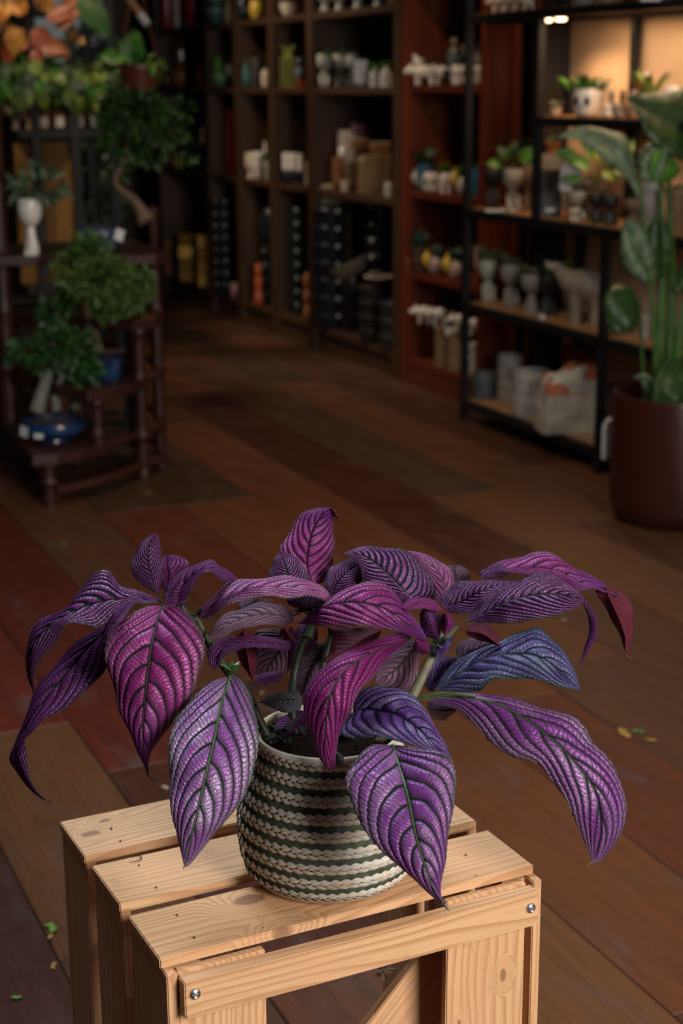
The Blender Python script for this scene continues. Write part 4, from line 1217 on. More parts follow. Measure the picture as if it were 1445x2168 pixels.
bonsai(118, 928, (1.165, 4.935, .168), 'bonsai with glossy leaves and pale blossoms in a blue oval pot on the lowest step', (136, 46, BLUE, 'round'),
       [([(78, 872, 0), (88, 835, 0), (100, 800, .0), (120, 770, .02)], [16, 13, 11, 6]), ([(120, 870, .03), (118, 830, .03), (135, 790, .02)], [10, 8, 5]), ([(160, 866, .04), (165, 830, .04), (150, 790, .04)], [13, 10, 6]),
        ([(120, 770, .02), (110, 720, .02), (120, 660, .02)], [7, 5, 3])],
       [(120, 728, 52, 38, 330, 17, 9), (60, 742, 40, 26, 130, 17, 9), (95, 765, 40, 26, 120, 17, 9), (165, 745, 42, 42, 230, 17, 9), (108, 665, 30, 34, 150, 16, 8), (140, 640, 24, 24, 80, 16, 8), (178, 815, 28, 36, 130, 16, 9), (150, 612, 18, 18, 40, 15, 8), (185, 775, 28, 28, 90, 16, 9), (30, 755, 16, 14, 26, 16, 9)],
       G['bonsai_glossy'], BARKG, tags=((-.78, .62, 24, 22, .15), (-.28, .50, 20, 10, 0)))
bonsai(232, 782, (1.355, 5.02, .342), 'tall bonsai with fine leaves in a blue rectangular pot on the second step', (96, 44, BLUE, 'rect'),
       [([(210, 750, .0), (196, 700, 0), (182, 655, 0), (190, 610, 0)], [12, 10, 8, 5]), ([(186, 660, 0), (160, 620, .02), (140, 600, .02)], [5, 4, 3]), ([(188, 640, 0), (230, 600, 0), (270, 580, 0)], [5, 4, 2])],
       [(212, 592, 82, 48, 900, 14, 6), (190, 535, 42, 44, 420, 14, 6), (272, 620, 48, 44, 380, 14, 6), (150, 570, 42, 40, 300, 14, 6), (225, 655, 36, 26, 120, 14, 6), (298, 592, 26, 26, 110, 14, 6)],
       G['bonsai'], BARK, tags=((-.10, .45, 20, 10, 0),), fwd=.22)
bonsai(288, 520, (1.42, 5.20, .735), 'large bonsai with a curved bare trunk in a navy footed bowl on the top step', (104, 52, NAVY, 'round'),
       [([(310, 470, 0), (285, 425, 0), (252, 400, 0), (244, 378, 0), (262, 345, 0), (275, 300, 0), (290, 270, 0)], [20, 11, 8, 7, 7, 6, 4]), ([(262, 345, 0), (235, 350, .02), (228, 368, .02)], [4, 3, 2]), ([(280, 300, 0), (320, 270, 0), (350, 250, 0)], [4, 3, 2])],
       [(300, 240, 62, 42, 420, 19, 11), (250, 235, 42, 36, 210, 19, 11), (345, 270, 40, 42, 210, 19, 11), (265, 300, 48, 34, 170, 18, 10), (310, 320, 40, 30, 110, 18, 10), (225, 280, 24, 26, 60, 18, 10), (390, 230, 22, 22, 36, 18, 10), (395, 320, 18, 30, 26, 18, 9), (255, 360, 20, 20, 40, 16, 9)],
       G['dark'], BARK, tags=((.10, .72, 22, 10, 0), (.86, .70, 22, 24, .35)))

# ---- pots: generic ceramics
def ceramic(name, col, rough=.25, var=.15, **k): return plain(name, col, rough, var=var, scale=25, spec=.55, **k)
WHITE = ceramic('white_glaze', (0.72, 0.67, 0.60))
CREAM = ceramic('cream_glaze', (0.58, 0.48, 0.36), .5)
GREY = ceramic('grey_stoneware', (0.22, 0.205, 0.18), .6)
GREYG = ceramic('grey_green_stoneware', (0.33, 0.33, 0.27), .5)
BLK = ceramic('black_glaze', (0.010, 0.010, 0.010), .25)
DKTEAL = ceramic('dark_teal_glaze', (0.010, 0.022, 0.024), .16)
DKNAVY = ceramic('dark_navy_glaze', (0.012, 0.014, 0.024), .22)
DKBRN = ceramic('dark_brown_glaze', (0.022, 0.017, 0.013), .3)
YEL = ceramic('yellow_glaze', (0.52, 0.36, 0.045), .15)
ORA = ceramic('orange_glaze', (0.40, 0.085, 0.020), .3)
REDG = ceramic('red_glaze', (0.20, 0.014, 0.012), .3)
PINKG = ceramic('pink_glaze', (0.40, 0.20, 0.19), .4)
PINKW = ceramic('pinkish_white_clay', (0.48, 0.36, 0.34), .5)
BLUEG = ceramic('sky_blue_glaze', (0.035, 0.14, 0.26), .3)
TEALG = ceramic('teal_glaze', (0.05, 0.12, 0.11), .25)
GREENG = ceramic('green_glaze', (0.04, 0.11, 0.045), .12)
AMBER = ceramic('amber_glass', (0.22, 0.085, 0.02), .12)
DAMB = ceramic('smoked_amber_glass', (0.055, 0.028, 0.014), .12)
DGLASS = ceramic('dark_green_glass', (0.014, 0.030, 0.024), .10)
TERRA = ceramic('terracotta', (0.16, 0.045, 0.022), .7)
GOLD = plain('gold_foil', (0.38, 0.22, 0.04), .38, metal=.5, var=.4, scale=60)
KRAFT = plain('kraft_cardboard', (0.20, 0.115, 0.05), .85, var=.12, scale=20)
KRAFTO = plain('orange_cardboard', (0.28, 0.11, 0.035), .85, var=.12, scale=20)
PAPER = plain('white_paper', (0.62, 0.62, 0.60), .8, var=.03)
INK = plain('printed_ink', (0.05, 0.05, 0.05), .8)

def root(name, label, cat, p, rz=0, group=None): return empty(name, p, rz, label, cat, group)
def vase(label, p, w, h, mat, shape='vase', group=None, cat='vase', name=None, plantm=None, ph=20, lip=None):
    """w,h in pixels at that distance"""
    u = mpp(p); R = w*u/2; Hh = h*u
    shapes = {
     'vase': [(.45, 0), (.70, .08), (1.0, .42), (.9, .70), (.50, .88), (.55, 1.0), (.47, 1.0), (.42, .9)],
     'jar': [(.75, 0), (.95, .06), (1.0, .5), (.92, .85), (.70, .95), (.72, 1.0), (.62, 1.0), (.6, .93)],
     'cyl': [(.86, 0), (.95, .03), (.97, .5), (1.0, .97), (.97, 1.0), (.88, 1.0), (.86, .85)],
     'bowl': [(.55, 0), (.60, .06), (.85, .40), (1.0, .9), (1.03, 1.0), (.95, 1.0), (.86, .75)],
     'pot': [(.62, 0), (.70, .03), (.92, .80), (1.02, .82), (1.03, 1.0), (.92, 1.0), (.88, .84)],
     'round': [(.45, 0), (.75, .10), (1.0, .45), (.92, .75), (.65, .97), (.58, 1.0), (.52, .96)],
     'tall': [(.7, 0), (.9, .05), (1.0, .35), (.85, .7), (.6, .92), (.7, 1.0), (.6, 1.0), (.5, .92)],
     'goblet': [(.55, 0), (.60, .05), (.35, .20), (.38, .28), (.85, .42), (1.0, .68), (.92, 1.0), (.82, 1.0), (.8, .85)],
     'gourd': [(.6, 0), (.9, .07), (1.0, .22), (.55, .36), (.8, .5), (.7, .62), (.45, .70), (.75, .82), (.6, .95), (.3, 1.0)],
     'tin': [(.97, 0), (1.0, .02), (1.0, .47), (.955, .5), (1.0, .53), (1.0, .97), (.98, 1.0), (.9, 1.0), (.88, .9)],
    }
    r = root(name or ('vase' if cat == 'vase' else cat.replace(' ', '_')), label, cat, p, 0, group)
    mb = MB(); mb.lathe([(a*R, b*Hh) for a, b in shapes[shape]], n=26); mb.build('body', mat, r)
    if lip:
        mb = MB(); a, b = shapes[shape][-3 if shape not in ('cyl',) else 3]
        mb.lathe([(a*R*1.01, .93*Hh), (a*R*1.06, .97*Hh), (a*R*1.04, 1.015*Hh), (a*R*.9, 1.01*Hh)], n=26, close=False); mb.build('rim', lip, r)
    if plantm:
        tuft(r, (0, 0, Hh*.92), R*.8, ph*u, plantm, int(w*7+h))
    return r
def tuft(r, c, rad, h, mat, seed, n=26, kind='spiky'):
    r_ = random.Random(seed); mb = MB()
    for k in range(n):
        a = r_.uniform(0, 6.28); q = rad*math.sqrt(r_.random())
        p = (c[0]+q*math.cos(a), c[1]+q*math.sin(a), c[2])
        if kind == 'spiky':
            d = (math.cos(a)*.45, math.sin(a)*.45, 1.0); mb.blade(p, d, (-math.cos(a), -math.sin(a), .6), h*r_.uniform(.5, 1.1), h*.22, .25)
        elif kind == 'rosette':
            e = r_.uniform(.1, 1.3); d = (math.cos(a)*math.cos(e), math.sin(a)*math.cos(e), math.sin(e))
            mb.blade((c[0], c[1], c[2]), d, (0, 0, 1), h*r_.uniform(.7, 1), h*.4, -.25)
        else:
            z = r_.uniform(.1, 1)*h
            mb.tube([(c[0], c[1], c[2]-.002), (p[0], p[1], c[2]+z*.9)], h*.012, 4)
            for j in range(3):
                a2 = r_.uniform(0, 6.28)
                mb.blade((p[0], p[1], c[2]+z*.9), (math.cos(a2), math.sin(a2), .4), (0, -.4, 1), h*.34*r_.uniform(.7, 1.2), h*.22, .35)
    return mb.build('foliage', mat, r)
def box(label, p, w, h, dpt, mat, rz=0.0, group=None, cat='box', name=None, lid=None, tag_=None):
    u = mpp(p); r = root(name or cat.replace(' ', '_'), label, cat, p, rz, group)
    W, Hh, D = w*u/2, h*u, dpt*u
    mb = MB(); mb.box(-W, W, 0, D, 0, Hh*(.86 if lid else 1), b=.002); mb.build('body', mat, r, sharp=50)
    if lid:
        mb = MB(); mb.box(-W*1.04, W*1.04, -D*.03, D*1.03, Hh*.84, Hh, b=.002); mb.build('lid', lid, r, sharp=50)
    if tag_:
        x, z, w_, h_ = tag_
        mb = MB(); mb.box((x-w_/2)*u, (x+w_/2)*u, -.003, -.001, (z-h_/2)*u, (z+h_/2)*u); mb.build('tag_or_glint', PAPER, r, smooth=False)
    return r
def goblet_head(label, p, w, h, mat, group, pl=None, ph=22, lean=0.0, name='figure_planter', cat='planter', sit=True):
    """head-shaped cup on a small seated figure"""
    u = mpp(p); r = root(name, label, cat, p, lean, group); R = w*u/2; Hh = h*u
    mb = MB()
    cz = Hh*.52
    mb.lathe([(R*.30, cz-.02*Hh), (R*.62, cz+.04*Hh), (R*.92, cz+.16*Hh), (R*1.0, cz+.30*Hh), (R*.95, Hh*.97), (R*.90, Hh), (R*.82, Hh), (R*.80, Hh*.9)], n=26)
    mb.ell((0, -R*.96, cz+.22*Hh), (R*.12, R*.16, Hh*.06), 8)
    for s in (-1, 1): mb.ell((s*R*.36, -R*.86, cz+.28*Hh), (R*.16, R*.10, Hh*.025), 8)
    mb.build('head_cup', mat, r)
    mb = MB()
    mb.lathe([(R*.55, 0), (R*.62, Hh*.08), (R*.46, Hh*.26), (R*.36, Hh*.42), (R*.30, Hh*.54)], n=16, sy=.8)
    mb.build('torso', mat, r)
    if sit:
        for s in (-1, 1):
            mb = MB(); mb.tube([(s*R*.25, 0, Hh*.12), (s*R*.5, -R*.75, Hh*.26), (s*R*.45, -R*1.35, Hh*.06), (s*R*.45, -R*1.6, Hh*.05)], [R*.24, R*.20, R*.14, R*.13], 8); mb.build('leg', mat, r)
            mb = MB(); mb.tube([(s*R*.35, 0, Hh*.42), (s*R*.62, -R*.35, Hh*.30), (s*R*.42, -R*.8, Hh*.28)], [R*.14, R*.12, R*.09], 8); mb.build('arm', mat, r)
    else:
        for s in (-1, 1):
            mb = MB(); mb.tube([(s*R*.3, 0, Hh*.2), (s*R*.34, -R*.05, Hh*.05), (s*R*.34, -R*.45, Hh*.03)], [R*.26, R*.24, R*.2], 8); mb.build('leg', mat, r)
    if pl: tuft(r, (0, 0, Hh*.9), R*.7, ph*u, pl, int(w*13+h*3))
    return r
def animal(label, p, w, h, mat, group, kind='pig', spot=None, pl=None, ph=16, flip=1, yaw=0.0):
    """four-legged planter seen from the side: body, head with snout and ears, four legs, tail"""
    u = mpp(p); r = root('animal_planter', label, 'planter', p, yaw, group); W = w*u; Hh = h*u
    mb = MB(); lh = Hh*.28
    mb.ell((0, 0, lh+Hh*.33), (W*.36, W*.25, Hh*.34), 20)
    mb.tube([(flip*-W*.28, 0, lh+Hh*.36), (flip*-W*.40, 0, lh+Hh*.40)], [Hh*.24, Hh*.20], 12)
    mb.build('body', mat, r)
    hd = MB(); hx = flip*-W*.40
    hd.ell((hx, 0, lh+Hh*.42), (Hh*.24, Hh*.25, Hh*.24), 14)
    if kind == 'pig': hd.tube([(hx-flip*Hh*.18, 0, lh+Hh*.36), (hx-flip*Hh*.34, 0, lh+Hh*.34)], [Hh*.12, Hh*.11], 10)
    else: hd.ell((hx-flip*Hh*.2, 0, lh+Hh*.34), (Hh*.14, Hh*.12, Hh*.10), 10)
    ho = hd.build('head', mat, r)
    for s in (-1, 1):
        e = MB(); e.ell((hx+flip*Hh*.02, s*Hh*.14, lh+Hh*.66), (Hh*.05, Hh*.09, Hh*.10), 8); e.build('ear', spot or mat, ho)
        for x in (-.22, .22):
            l = MB(); l.tube([(x*W, s*W*.13, lh+Hh*.12), (x*W, s*W*.13, 0)], [Hh*.11, Hh*.09], 10); l.build('leg', mat, r)
    tl = MB(); tl.tube([(flip*W*.34, 0, lh+Hh*.4), (flip*W*.40, 0, lh+Hh*.52), (flip*W*.42, 0, lh+Hh*.44)], Hh*.025, 6); tl.build('tail', mat, r)
    if spot:
        s_ = MB(); s_.ell((hx-flip*Hh*.08, -Hh*.22, lh+Hh*.47), (Hh*.07, Hh*.05, Hh*.08), 10); s_.ell((flip*W*.12, -W*.20, lh+Hh*.45), (W*.10, W*.06, Hh*.13), 10); s_.build('spot', spot, r)
    if pl: tuft(r, (W*.05*flip, 0, lh+Hh*.6), W*.2, ph*u, pl, int(w+h*5), kind='bush')
    return r
def roundface(label, p, w, h, mat, group, spot=BLK, pl=None, ph=18, kind='panda', rz=0):
    """round animal-face pot: bowl, two ears, eye patches, nose"""
    u = mpp(p); r = root('animal_planter', label, 'planter', p, rz, group); R = w*u/2; Hh = h*u
    mb = MB(); mb.lathe([(R*.6, 0), (R*.85, Hh*.1), (R, Hh*.42), (R*.96, Hh*.75), (R*.82, Hh), (R*.72, Hh), (R*.7, Hh*.88)], n=28); mb.build('body', mat, r)
    for s in (-1, 1):
        e = MB(); e.ell((s*R*.66, -R*.15, Hh*1.0), (R*.24, R*.16, Hh*.16), 12); e.build('ear', spot, r)
        e = MB(); e.ell((s*R*.38, -R*.88, Hh*.55), (R*.24, R*.14, Hh*.19), 12); e.build('eye_patch', spot, r)
    e = MB(); e.ell((0, -R*1.0, Hh*.36), (R*.10, R*.07, Hh*.06), 10); e.build('nose', spot, r)
    if pl: tuft(r, (0, 0, Hh*.9), R*.6, ph*u, pl, int(w*3+h))
    return r
def bird(label, p, w, h, body, head, group, flip=1, pl=None, ph=18, rz=0):
    """sitting bird planter: egg body with a pointed coloured head and beak, tail and wing"""
    u = mpp(p); r = root('bird_planter', label, 'planter', p, rz, group); W = w*u; Hh = h*u
    mb = MB(); mb.ell((W*.14*flip, 0, Hh*.36), (W*.36, W*.30, Hh*.36), 18); mb.build('body', body, r)
    hd = MB(); hd.ell((-W*.22*flip, -W*.06, Hh*.55), (W*.20, W*.20, Hh*.30), 16)
    hd.lathe([(W*.12, Hh*.74), (W*.05, Hh*.9), (.0005, Hh*1.02)], (-W*.22*flip, -W*.06, 0), 12, close=False)
    ho = hd.build('head', head, r)
    b_ = MB(); b_.tube([(-W*.38*flip, -W*.1, Hh*.62), (-W*.52*flip, -W*.14, Hh*.58)], [W*.05, W*.005], 8); b_.build('beak', ORA, ho)
    w_ = MB(); w_.ell((W*.2*flip, -W*.26, Hh*.38), (W*.2, W*.05, Hh*.16), 10); w_.build('wing', body, r)
    t_ = MB(); t_.tube([(W*.4*flip, 0, Hh*.42), (W*.56*flip, 0, Hh*.56)], [W*.12, W*.05], 8); t_.build('tail', body, r)
    if pl: tuft(r, (W*.16*flip, 0, Hh*.64), W*.2, ph*u, pl, int(w+h), kind='bush')
    return r
ORD = ['bottom', 'second from the bottom', 'third from the bottom', 'fourth from the bottom', 'fifth from the bottom', 'sixth from the bottom', 'seventh from the bottom', 'eighth from the bottom', 'ninth from the bottom', 'tenth from the bottom']
def stack(px, a, z, n, w, h, mat, where, group, shape='bowl', glint=None, dx=0.0, sy=1.0, what='dark glazed pot'):
    """a column of nested pots; each its own thing"""
    proto = None
    for k in range(n):
        p = sh(px + (k % 2)*dx, a, z)
        u = mpp(p); step = h*u
        top = ' (topmost)' if k == n-1 else ''
        lab = f"{what}, {'topmost' if k == n-1 else ORD[k]} in the {where} stack"
        p = np.array(p) + np.array([0, 0, k*step])
        if proto is None:
            r = root('flower_pot', lab, 'pot', p, 0, group); R = w*u/2; Hh = step*1.0
            mb = MB()
            mb.lathe([(R*.74, 0), (R*.82, Hh*.06), (R*.96, Hh*.70), (R*1.05, Hh*.74), (R*1.07, Hh*.9), (R*1.03, Hh*.97), (R*.9, Hh*.97)], n=26, sy=sy)
            mb.build('body', mat, r)
            if glint:
                g = MB(); g.box(-w*u*.04, w*u*.04, -.001, .001, -h*u*.09, h*u*.09); o = g.build('tag_or_glint', PAPER, r, smooth=False)  # white chip added as a painted glint on the dark glaze
                gx = glint; o.location = (gx*R, -math.sqrt(1-gx*gx)*R*1.06*sy-.006, Hh*.82); o.rotation_euler = (0, 0, math.asin(gx)*.9)
            proto = r
        else:
            r = copy_tree(proto); r.location = [float(c) for c in p]; r['label'] = lab
            r.rotation_euler = (0, 0, 0)
# ------------------------------------------------------------------ bookcase contents
Z1, Z2, Z3, Z4 = .116, .786, 1.256, 1.596
gTop = 'vessels on the top shelf of the bookcase'; gEye = 'things on the eye-level shelf of the bookcase'
gMid = 'things on the middle shelf of the bookcase'; gLow = 'things on the lowest shelf of the bookcase'
# top shelf
vase('tall dusty red vase on the top shelf, far left bay', sh(354, 3.12, Z4), 26, 95, REDG, 'cyl', gTop)
vase('tall beige and pink vase between two red ones on the top shelf', sh(378, 3.12, Z4), 24, 95, PINKW, 'cyl', gTop)
vase('wide red vase with a beige foot on the top shelf', sh(410, 3.12, Z4), 36, 90, REDG, 'jar', gTop, lip=PINKW)
vase('lower teal striped bowl of two, top shelf second bay', sh(458, 3.14, Z4), 38, 26, TEALG, 'bowl', gTop, 'bowl', lip=WHITE)
p = sh(458, 3.14, Z4); p[2] += 26*mpp(p); vase('upper teal bowl stacked on another, top shelf second bay', p, 36, 24, TEALG, 'bowl', gTop, 'bowl', lip=CREAM)
vase('yellowish slim vase beside the teal bowls', sh(484, 3.10, Z4), 15, 52, CREAM, 'tall', gTop, plantm=G['lime'])
vase('navy rounded vase beside a yellow one, top shelf', sh(514, 3.12, Z4), 24, 42, DKNAVY, 'round', gTop)
vase('yellow rounded vase on the top shelf', sh(543, 3.12, Z4), 32, 40, YEL, 'round', gTop)
vase('small cream bowl on the top shelf above the lattice planter', sh(612, 3.14, Z4), 40, 26, CREAM, 'bowl', gTop, 'bowl')
for i, x in enumerate((688, 718, 757, 800)):
    vase(['leftmost', 'second from left', 'third from left', 'rightmost'][i] + ' of four grey-white embossed cups on the top shelf', sh(x, 3.12, Z4), 34, 62, GREYG, 'goblet', 'embossed cups on the top shelf', 'planter')
# eye-level shelf
vase('smoked amber glass vase standing on an orange one, far left bay', (lambda p: p + np.array([0, 0, 44*mpp(p)]))(sh(384, 3.2, Z3)), 42, 58, DAMB, 'jar', gEye)
vase('orange and brown glass vase under the smoked one', sh(384, 3.2, Z3), 38, 44, AMBER, 'round', gEye)
vase('small brown bowl beside the hanging pot', sh(353, 3.14, Z3), 28, 30, DAMB, 'round', gEye, 'bowl')
vase('slim orange red vase against the divider', sh(424, 3.10, Z3), 15, 50, ORA, 'tall', gEye)
r = vase('glossy green pot with a green cactus figure', sh(468, 3.10, Z3), 42, 34, GREENG, 'round', gEye, 'planter')
r2 = root('cactus_figure', 'pale green cactus-shaped figure rising above the glossy green pot', 'figurine', sh(462, 3.24, Z3), 0, gEye)
u = mpp(r2.location); mb = MB(); mb.lathe([(.010, 0), (.012, .06), (.022, .10), (.026, .125), (.016, .15), (.004, .165)], n=16); mb.build('body', G['green'], r2)
vase('white striped cup with a small plant behind the green pot', sh(486, 3.2, Z3), 17, 44, GREYG, 'cyl', gEye, 'planter', plantm=G['green'])
vase('small teal vase with a white sprig', sh(522, 3.10, Z3), 18, 42, TEALG, 'round', gEye, plantm=G['olive'])
vase('tall dark grey cylinder vase in the third bay', sh(543, 3.14, Z3), 26, 60, ceramic('charcoal_glaze', (0.055, 0.05, 0.05)), 'cyl', gEye)
vase('cream to orange round vase in the third bay', sh(562, 3.08, Z3), 17, 36, CREAM, 'jar', gEye, plantm=G['dark'])
def lattice():
    p = sh(610, 3.12, Z3); r = root('lattice_planter', 'yellow green lattice plant holder in the fourth bay', 'plant holder', p, 0, gEye); u = mpp(p)
    m = ceramic('chartreuse_paint', (0.22, 0.24, 0.04), .4)
    mb = MB()
    for k in range(5): mb.box(-15*u, 15*u, -10*u, 10*u, (2+k*13)*u, (5+k*13)*u)
    for x in (-14, -5, 5, 14): mb.tube([(x*u, -9*u, 0), (x*u, -9*u, 62*u)], 1.5*u, 6)
    mb.build('lattice', m, r)
    mb = MB()
    for s in (-1, 0, 1): mb.tube([(s*5*u, 0, 60*u), (s*7*u, 0, 76*u), (s*15*u, 0, 84*u)], [3*u, 2*u, 1.5*u], 8)
    mb.build('finial', m, r)
lattice()
def standing_figure():
    p = sh(637, 3.10, Z3); r = root('figurine', 'small standing figure with dark hair, grey-blue top and orange legs', 'figurine', p, 0, gEye); u = mpp(p)
    mb = MB(); mb.lathe([(8*u, 18*u), (12*u, 24*u), (11*u, 40*u), (5*u, 44*u)], n=14, sy=.7); mb.build('torso', ceramic('grey_blue_glaze', (0.13, 0.15, 0.21)), r)
    mb = MB(); mb.ell((0, 0, 50*u), (12*u, 10*u, 11*u), 14); mb.build('head', DKTEAL, r)
    for s in (-1, 1):
        mb = MB(); mb.tube([(s*5*u, 0, 22*u), (s*5*u, 0, 2*u), (s*5*u, -4*u, 1.5*u)], 3.4*u, 8); mb.build('leg', ORA, r)
standing_figure()
for i, x in enumerate((686, 719, 745)):
    goblet_head(['leftmost', 'middle', 'rightmost'][i] + ' of three grey-white head-shaped planters on crossed legs, eye-level shelf', sh(x, 3.13 + .03*i, Z3), 31, 66, GREYG, 'head planters in the wide bay', G['dark'], 24)
def card(label, p, w, h, lines, name='sign_card', cat='sign', feet=True, rz=0.0, group=None):
    u = mpp(p); r = root(name, label, cat, p, rz, group)
    z0 = 8*u if feet else 0
    mb = MB(); mb.box(-w*u/2, w*u/2, -.002, .002, z0, z0+h*u, b=.0008); mb.build('card', PAPER, r)
    mb = MB()
    for k in range(lines):
        zz = z0+h*u*(.86-.78*k/max(1, lines-1))
        r_ = random.Random(k+int(w)); x = -w*u*.38
        while x < w*u*.34:
            L = r_.uniform(.05, .14)*w*u; mb.box(x, min(x+L, w*u*.38), -.0031, -.0021, zz-.35*u, zz+.35*u); x += L+.05*w*u
    mb.build('printed_text', INK, r, smooth=False)
    if feet:
        mb = MB(); mb.box(-w*u*.3, w*u*.3, -.008, .008, 0, z0); mb.build('foot', BLK, r)
    return r
card('white printed card standing before the head planters', sh(763, 3.06, Z3), 28, 46, 9, group=gEye)
def house_planter(x, w, h, lab):
    p = sh(x, 3.07, Z3); r = root('house_planter', lab, 'planter', p, 0, 'white house-shaped planters'); u = mpp(p)
    mb = MB(); W = w*u/2
    vs = [(-W, y, 0) for y in (0, w*u)] + [(W, y, 0) for y in (0, w*u)] + [(-W, y, h*u*.68) for y in (0, w*u)] + [(W, y, h*u*.68) for y in (0, w*u)] + [(0, y, h*u) for y in (0, w*u)]
    mb.add(vs, [(0, 2, 6, 8, 4), (1, 5, 9, 7, 3), (0, 4, 5, 1), (2, 3, 7, 6), (0, 1, 3, 2)]); mb.add(vs, [(4, 8, 9, 5), (6, 7, 9, 8)])
    mb.build('walls', WHITE, r, smooth=False)
    mb = MB()
    for k in range(3): mb.box(-W*.7+k*W*.5, -W*.7+k*W*.5+W*.2, -.003, 0, h*u*.1, h*u*.55)
    mb.build('slot', GREY, r, smooth=False)
    tuft(r, (0, w*u*.5, h*u*.62), W*1.1, 26*u, G['green'], int(x), 30, 'bush')
house_planter(793, 22, 40, 'white house-shaped planter, left of two'); house_planter(817, 24, 43, 'white house-shaped planter, right of two')
vase('low dark pot with a faint plant behind the house planters', sh(806, 3.24, Z3), 30, 44, DKTEAL, 'pot', gEye, 'planter', plantm=G['dark'])
# middle shelf
vase('upper dark green glass jar, left bay middle shelf', (lambda p: p + np.array([0, 0, 60*mpp(p)]))(sh(408, 3.2, Z2)), 44, 62, DGLASS, 'jar', gMid)
vase('wide dark green glass jar at the bottom, left bay middle shelf', sh(408, 3.2, Z2), 62, 62, DGLASS, 'jar', gMid)
vase('small tan jar beside the green glass jars', sh(376, 3.10, Z2), 24, 28, KRAFT, 'jar', gMid, 'jar')
vase('dark cylinder behind the bonsai crown', sh(318, 3.14, Z2), 30, 60, DKTEAL, 'cyl', gMid, 'jar')
vase('pale glass seen at the divider, upper', (lambda p: p + np.array([0, 0, 56*mpp(p)]))(sh(431, 3.07, Z2)), 9, 34, CREAM, 'tall', gMid)
vase('tall slender red vase in the second bay', sh(490, 3.12, Z2), 17, 132, REDG, 'tall', gMid)
vase('white pot with a brown figure, left of the white set', sh(530, 3.14, Z2), 22, 52, CREAM, 'goblet', gMid, 'planter')
vase('white tapering pot in the third bay', sh(548, 3.10, Z2), 34, 54, WHITE, 'pot', gMid, 'pot')
vase('small pale green patterned pot at the right of the white set', sh(566, 3.06, Z2), 14, 40, GREYG, 'pot', gMid, 'pot', plantm=G['lime'])
vase('slim white bottle behind the white set', sh(562, 3.26, Z2), 9, 74, WHITE, 'tall', gMid, 'bottle')
for i, x in enumerate((606, 621, 636)):
    p = sh(x, 3.10, Z2); u = mpp(p)
    r = root('vase', ['left', 'middle', 'right'][i] + ' one of three joined white vases with navy drips', 'vase', p, 0, 'white vases with navy drips')
    mb = MB(); mb.lathe([(6.5*u, 20*u), (7.5*u, 40*u), (7.8*u, 62*u), (6.6*u, 62*u)], n=16); mb.build('body', WHITE, r)
    mb = MB(); mb.lathe([(6.0*u, 0), (7.2*u, 2*u), (7.4*u, 24*u), (4*u, 34*u), (.5*u, 40*u)], n=16, sy=1.12); mb.build('drip', DKNAVY, r)
box('small plain white box against the divider', sh(651, 3.07, Z2), 12, 50, 12, CREAM, group=gMid)
def paper_bag():
    p = sh(733, 3.22, Z2); u = mpp(p); r = root('paper_bag', 'pale paper bag standing tall behind the brown boxes', 'bag', p, 0, gMid)
    mb = MB(); W = 18*u
    vs = [(-W, 0, 0), (W, 0, 0), (W, 20*u, 0), (-W, 20*u, 0), (-W*.95, 2*u, 70*u), (W*.95, 2*u, 70*u), (W*.98, 19*u, 70*u), (-W*.98, 19*u, 70*u), (-W*.9, 9*u, 118*u), (W*.92, 9*u, 119*u), (W*.92, 11*u, 119*u), (-W*.9, 11*u, 118*u)]
    mb.add(vs, [(0, 1, 5, 4), (4, 5, 9, 8), (1, 2, 6, 5), (5, 6, 10, 9), (2, 3, 7, 6), (6, 7, 11, 10), (3, 0, 4, 7), (7, 4, 8, 11), (8, 9, 10, 11), (3, 2, 1, 0)]); mb.build('bag', plain('pale_paper', (0.46, 0.37, 0.30), .85), r, smooth=False)
paper_bag()
box('orange brown box at the left of the cartons', sh(716, 3.10, Z2), 26, 66, 26, KRAFTO, group=gMid)
box('tall kraft carton with a window, second of the cartons', sh(745, 3.10, Z2), 24, 60, 26, KRAFT, group=gMid)
box('large kraft carton, right of the cartons', sh(800, 3.12, Z2), 56, 80, 30, KRAFT, group=gMid)
box('kraft carton with a pale lid standing before the large one', sh(773, 3.07, Z2), 30, 78, 16, plain('light_kraft', (0.27, 0.155, 0.065), .85), group=gMid, lid=plain('pale_card', (0.42, 0.30, 0.20), .85))
p = sh(765, 3.20, Z2); p[2] += 80*mpp(p); box('upper brown carton with a pale rim', p, 36, 24, 26, KRAFTO, group=gMid, lid=plain('pale_card', (0.42, 0.30, 0.20), .85))
p = sh(805, 3.16, Z2); p[2] += 82*mpp(p); box('short brown carton lying on the large one', p, 42, 22, 26, KRAFTO, group=gMid, lid=plain('pale_card', (0.42, 0.30, 0.20), .85))
p = sh(762, 3.30, Z2); p[2] += 70*mpp(p)*0; box('dark red carton at the back', p, 40, 130, 10, REDG, group=gMid)
vase('small white figure ornament before the orange box', (lambda p: p + np.array([0, 0, 66*mpp(p)]))(sh(726, 3.11, Z2)), 20, 22, WHITE, 'round', gMid, 'ornament', name='ornament')
vase('little pale green bottle at the right edge of the middle shelf', sh(823, 3.06, Z2), 20, 32, GREYG, 'jar', gMid, 'bottle')
vase('small cream cup at the foot of the cartons', sh(730, 3.055, Z2), 18, 22, CREAM, 'pot', gMid, 'pot')
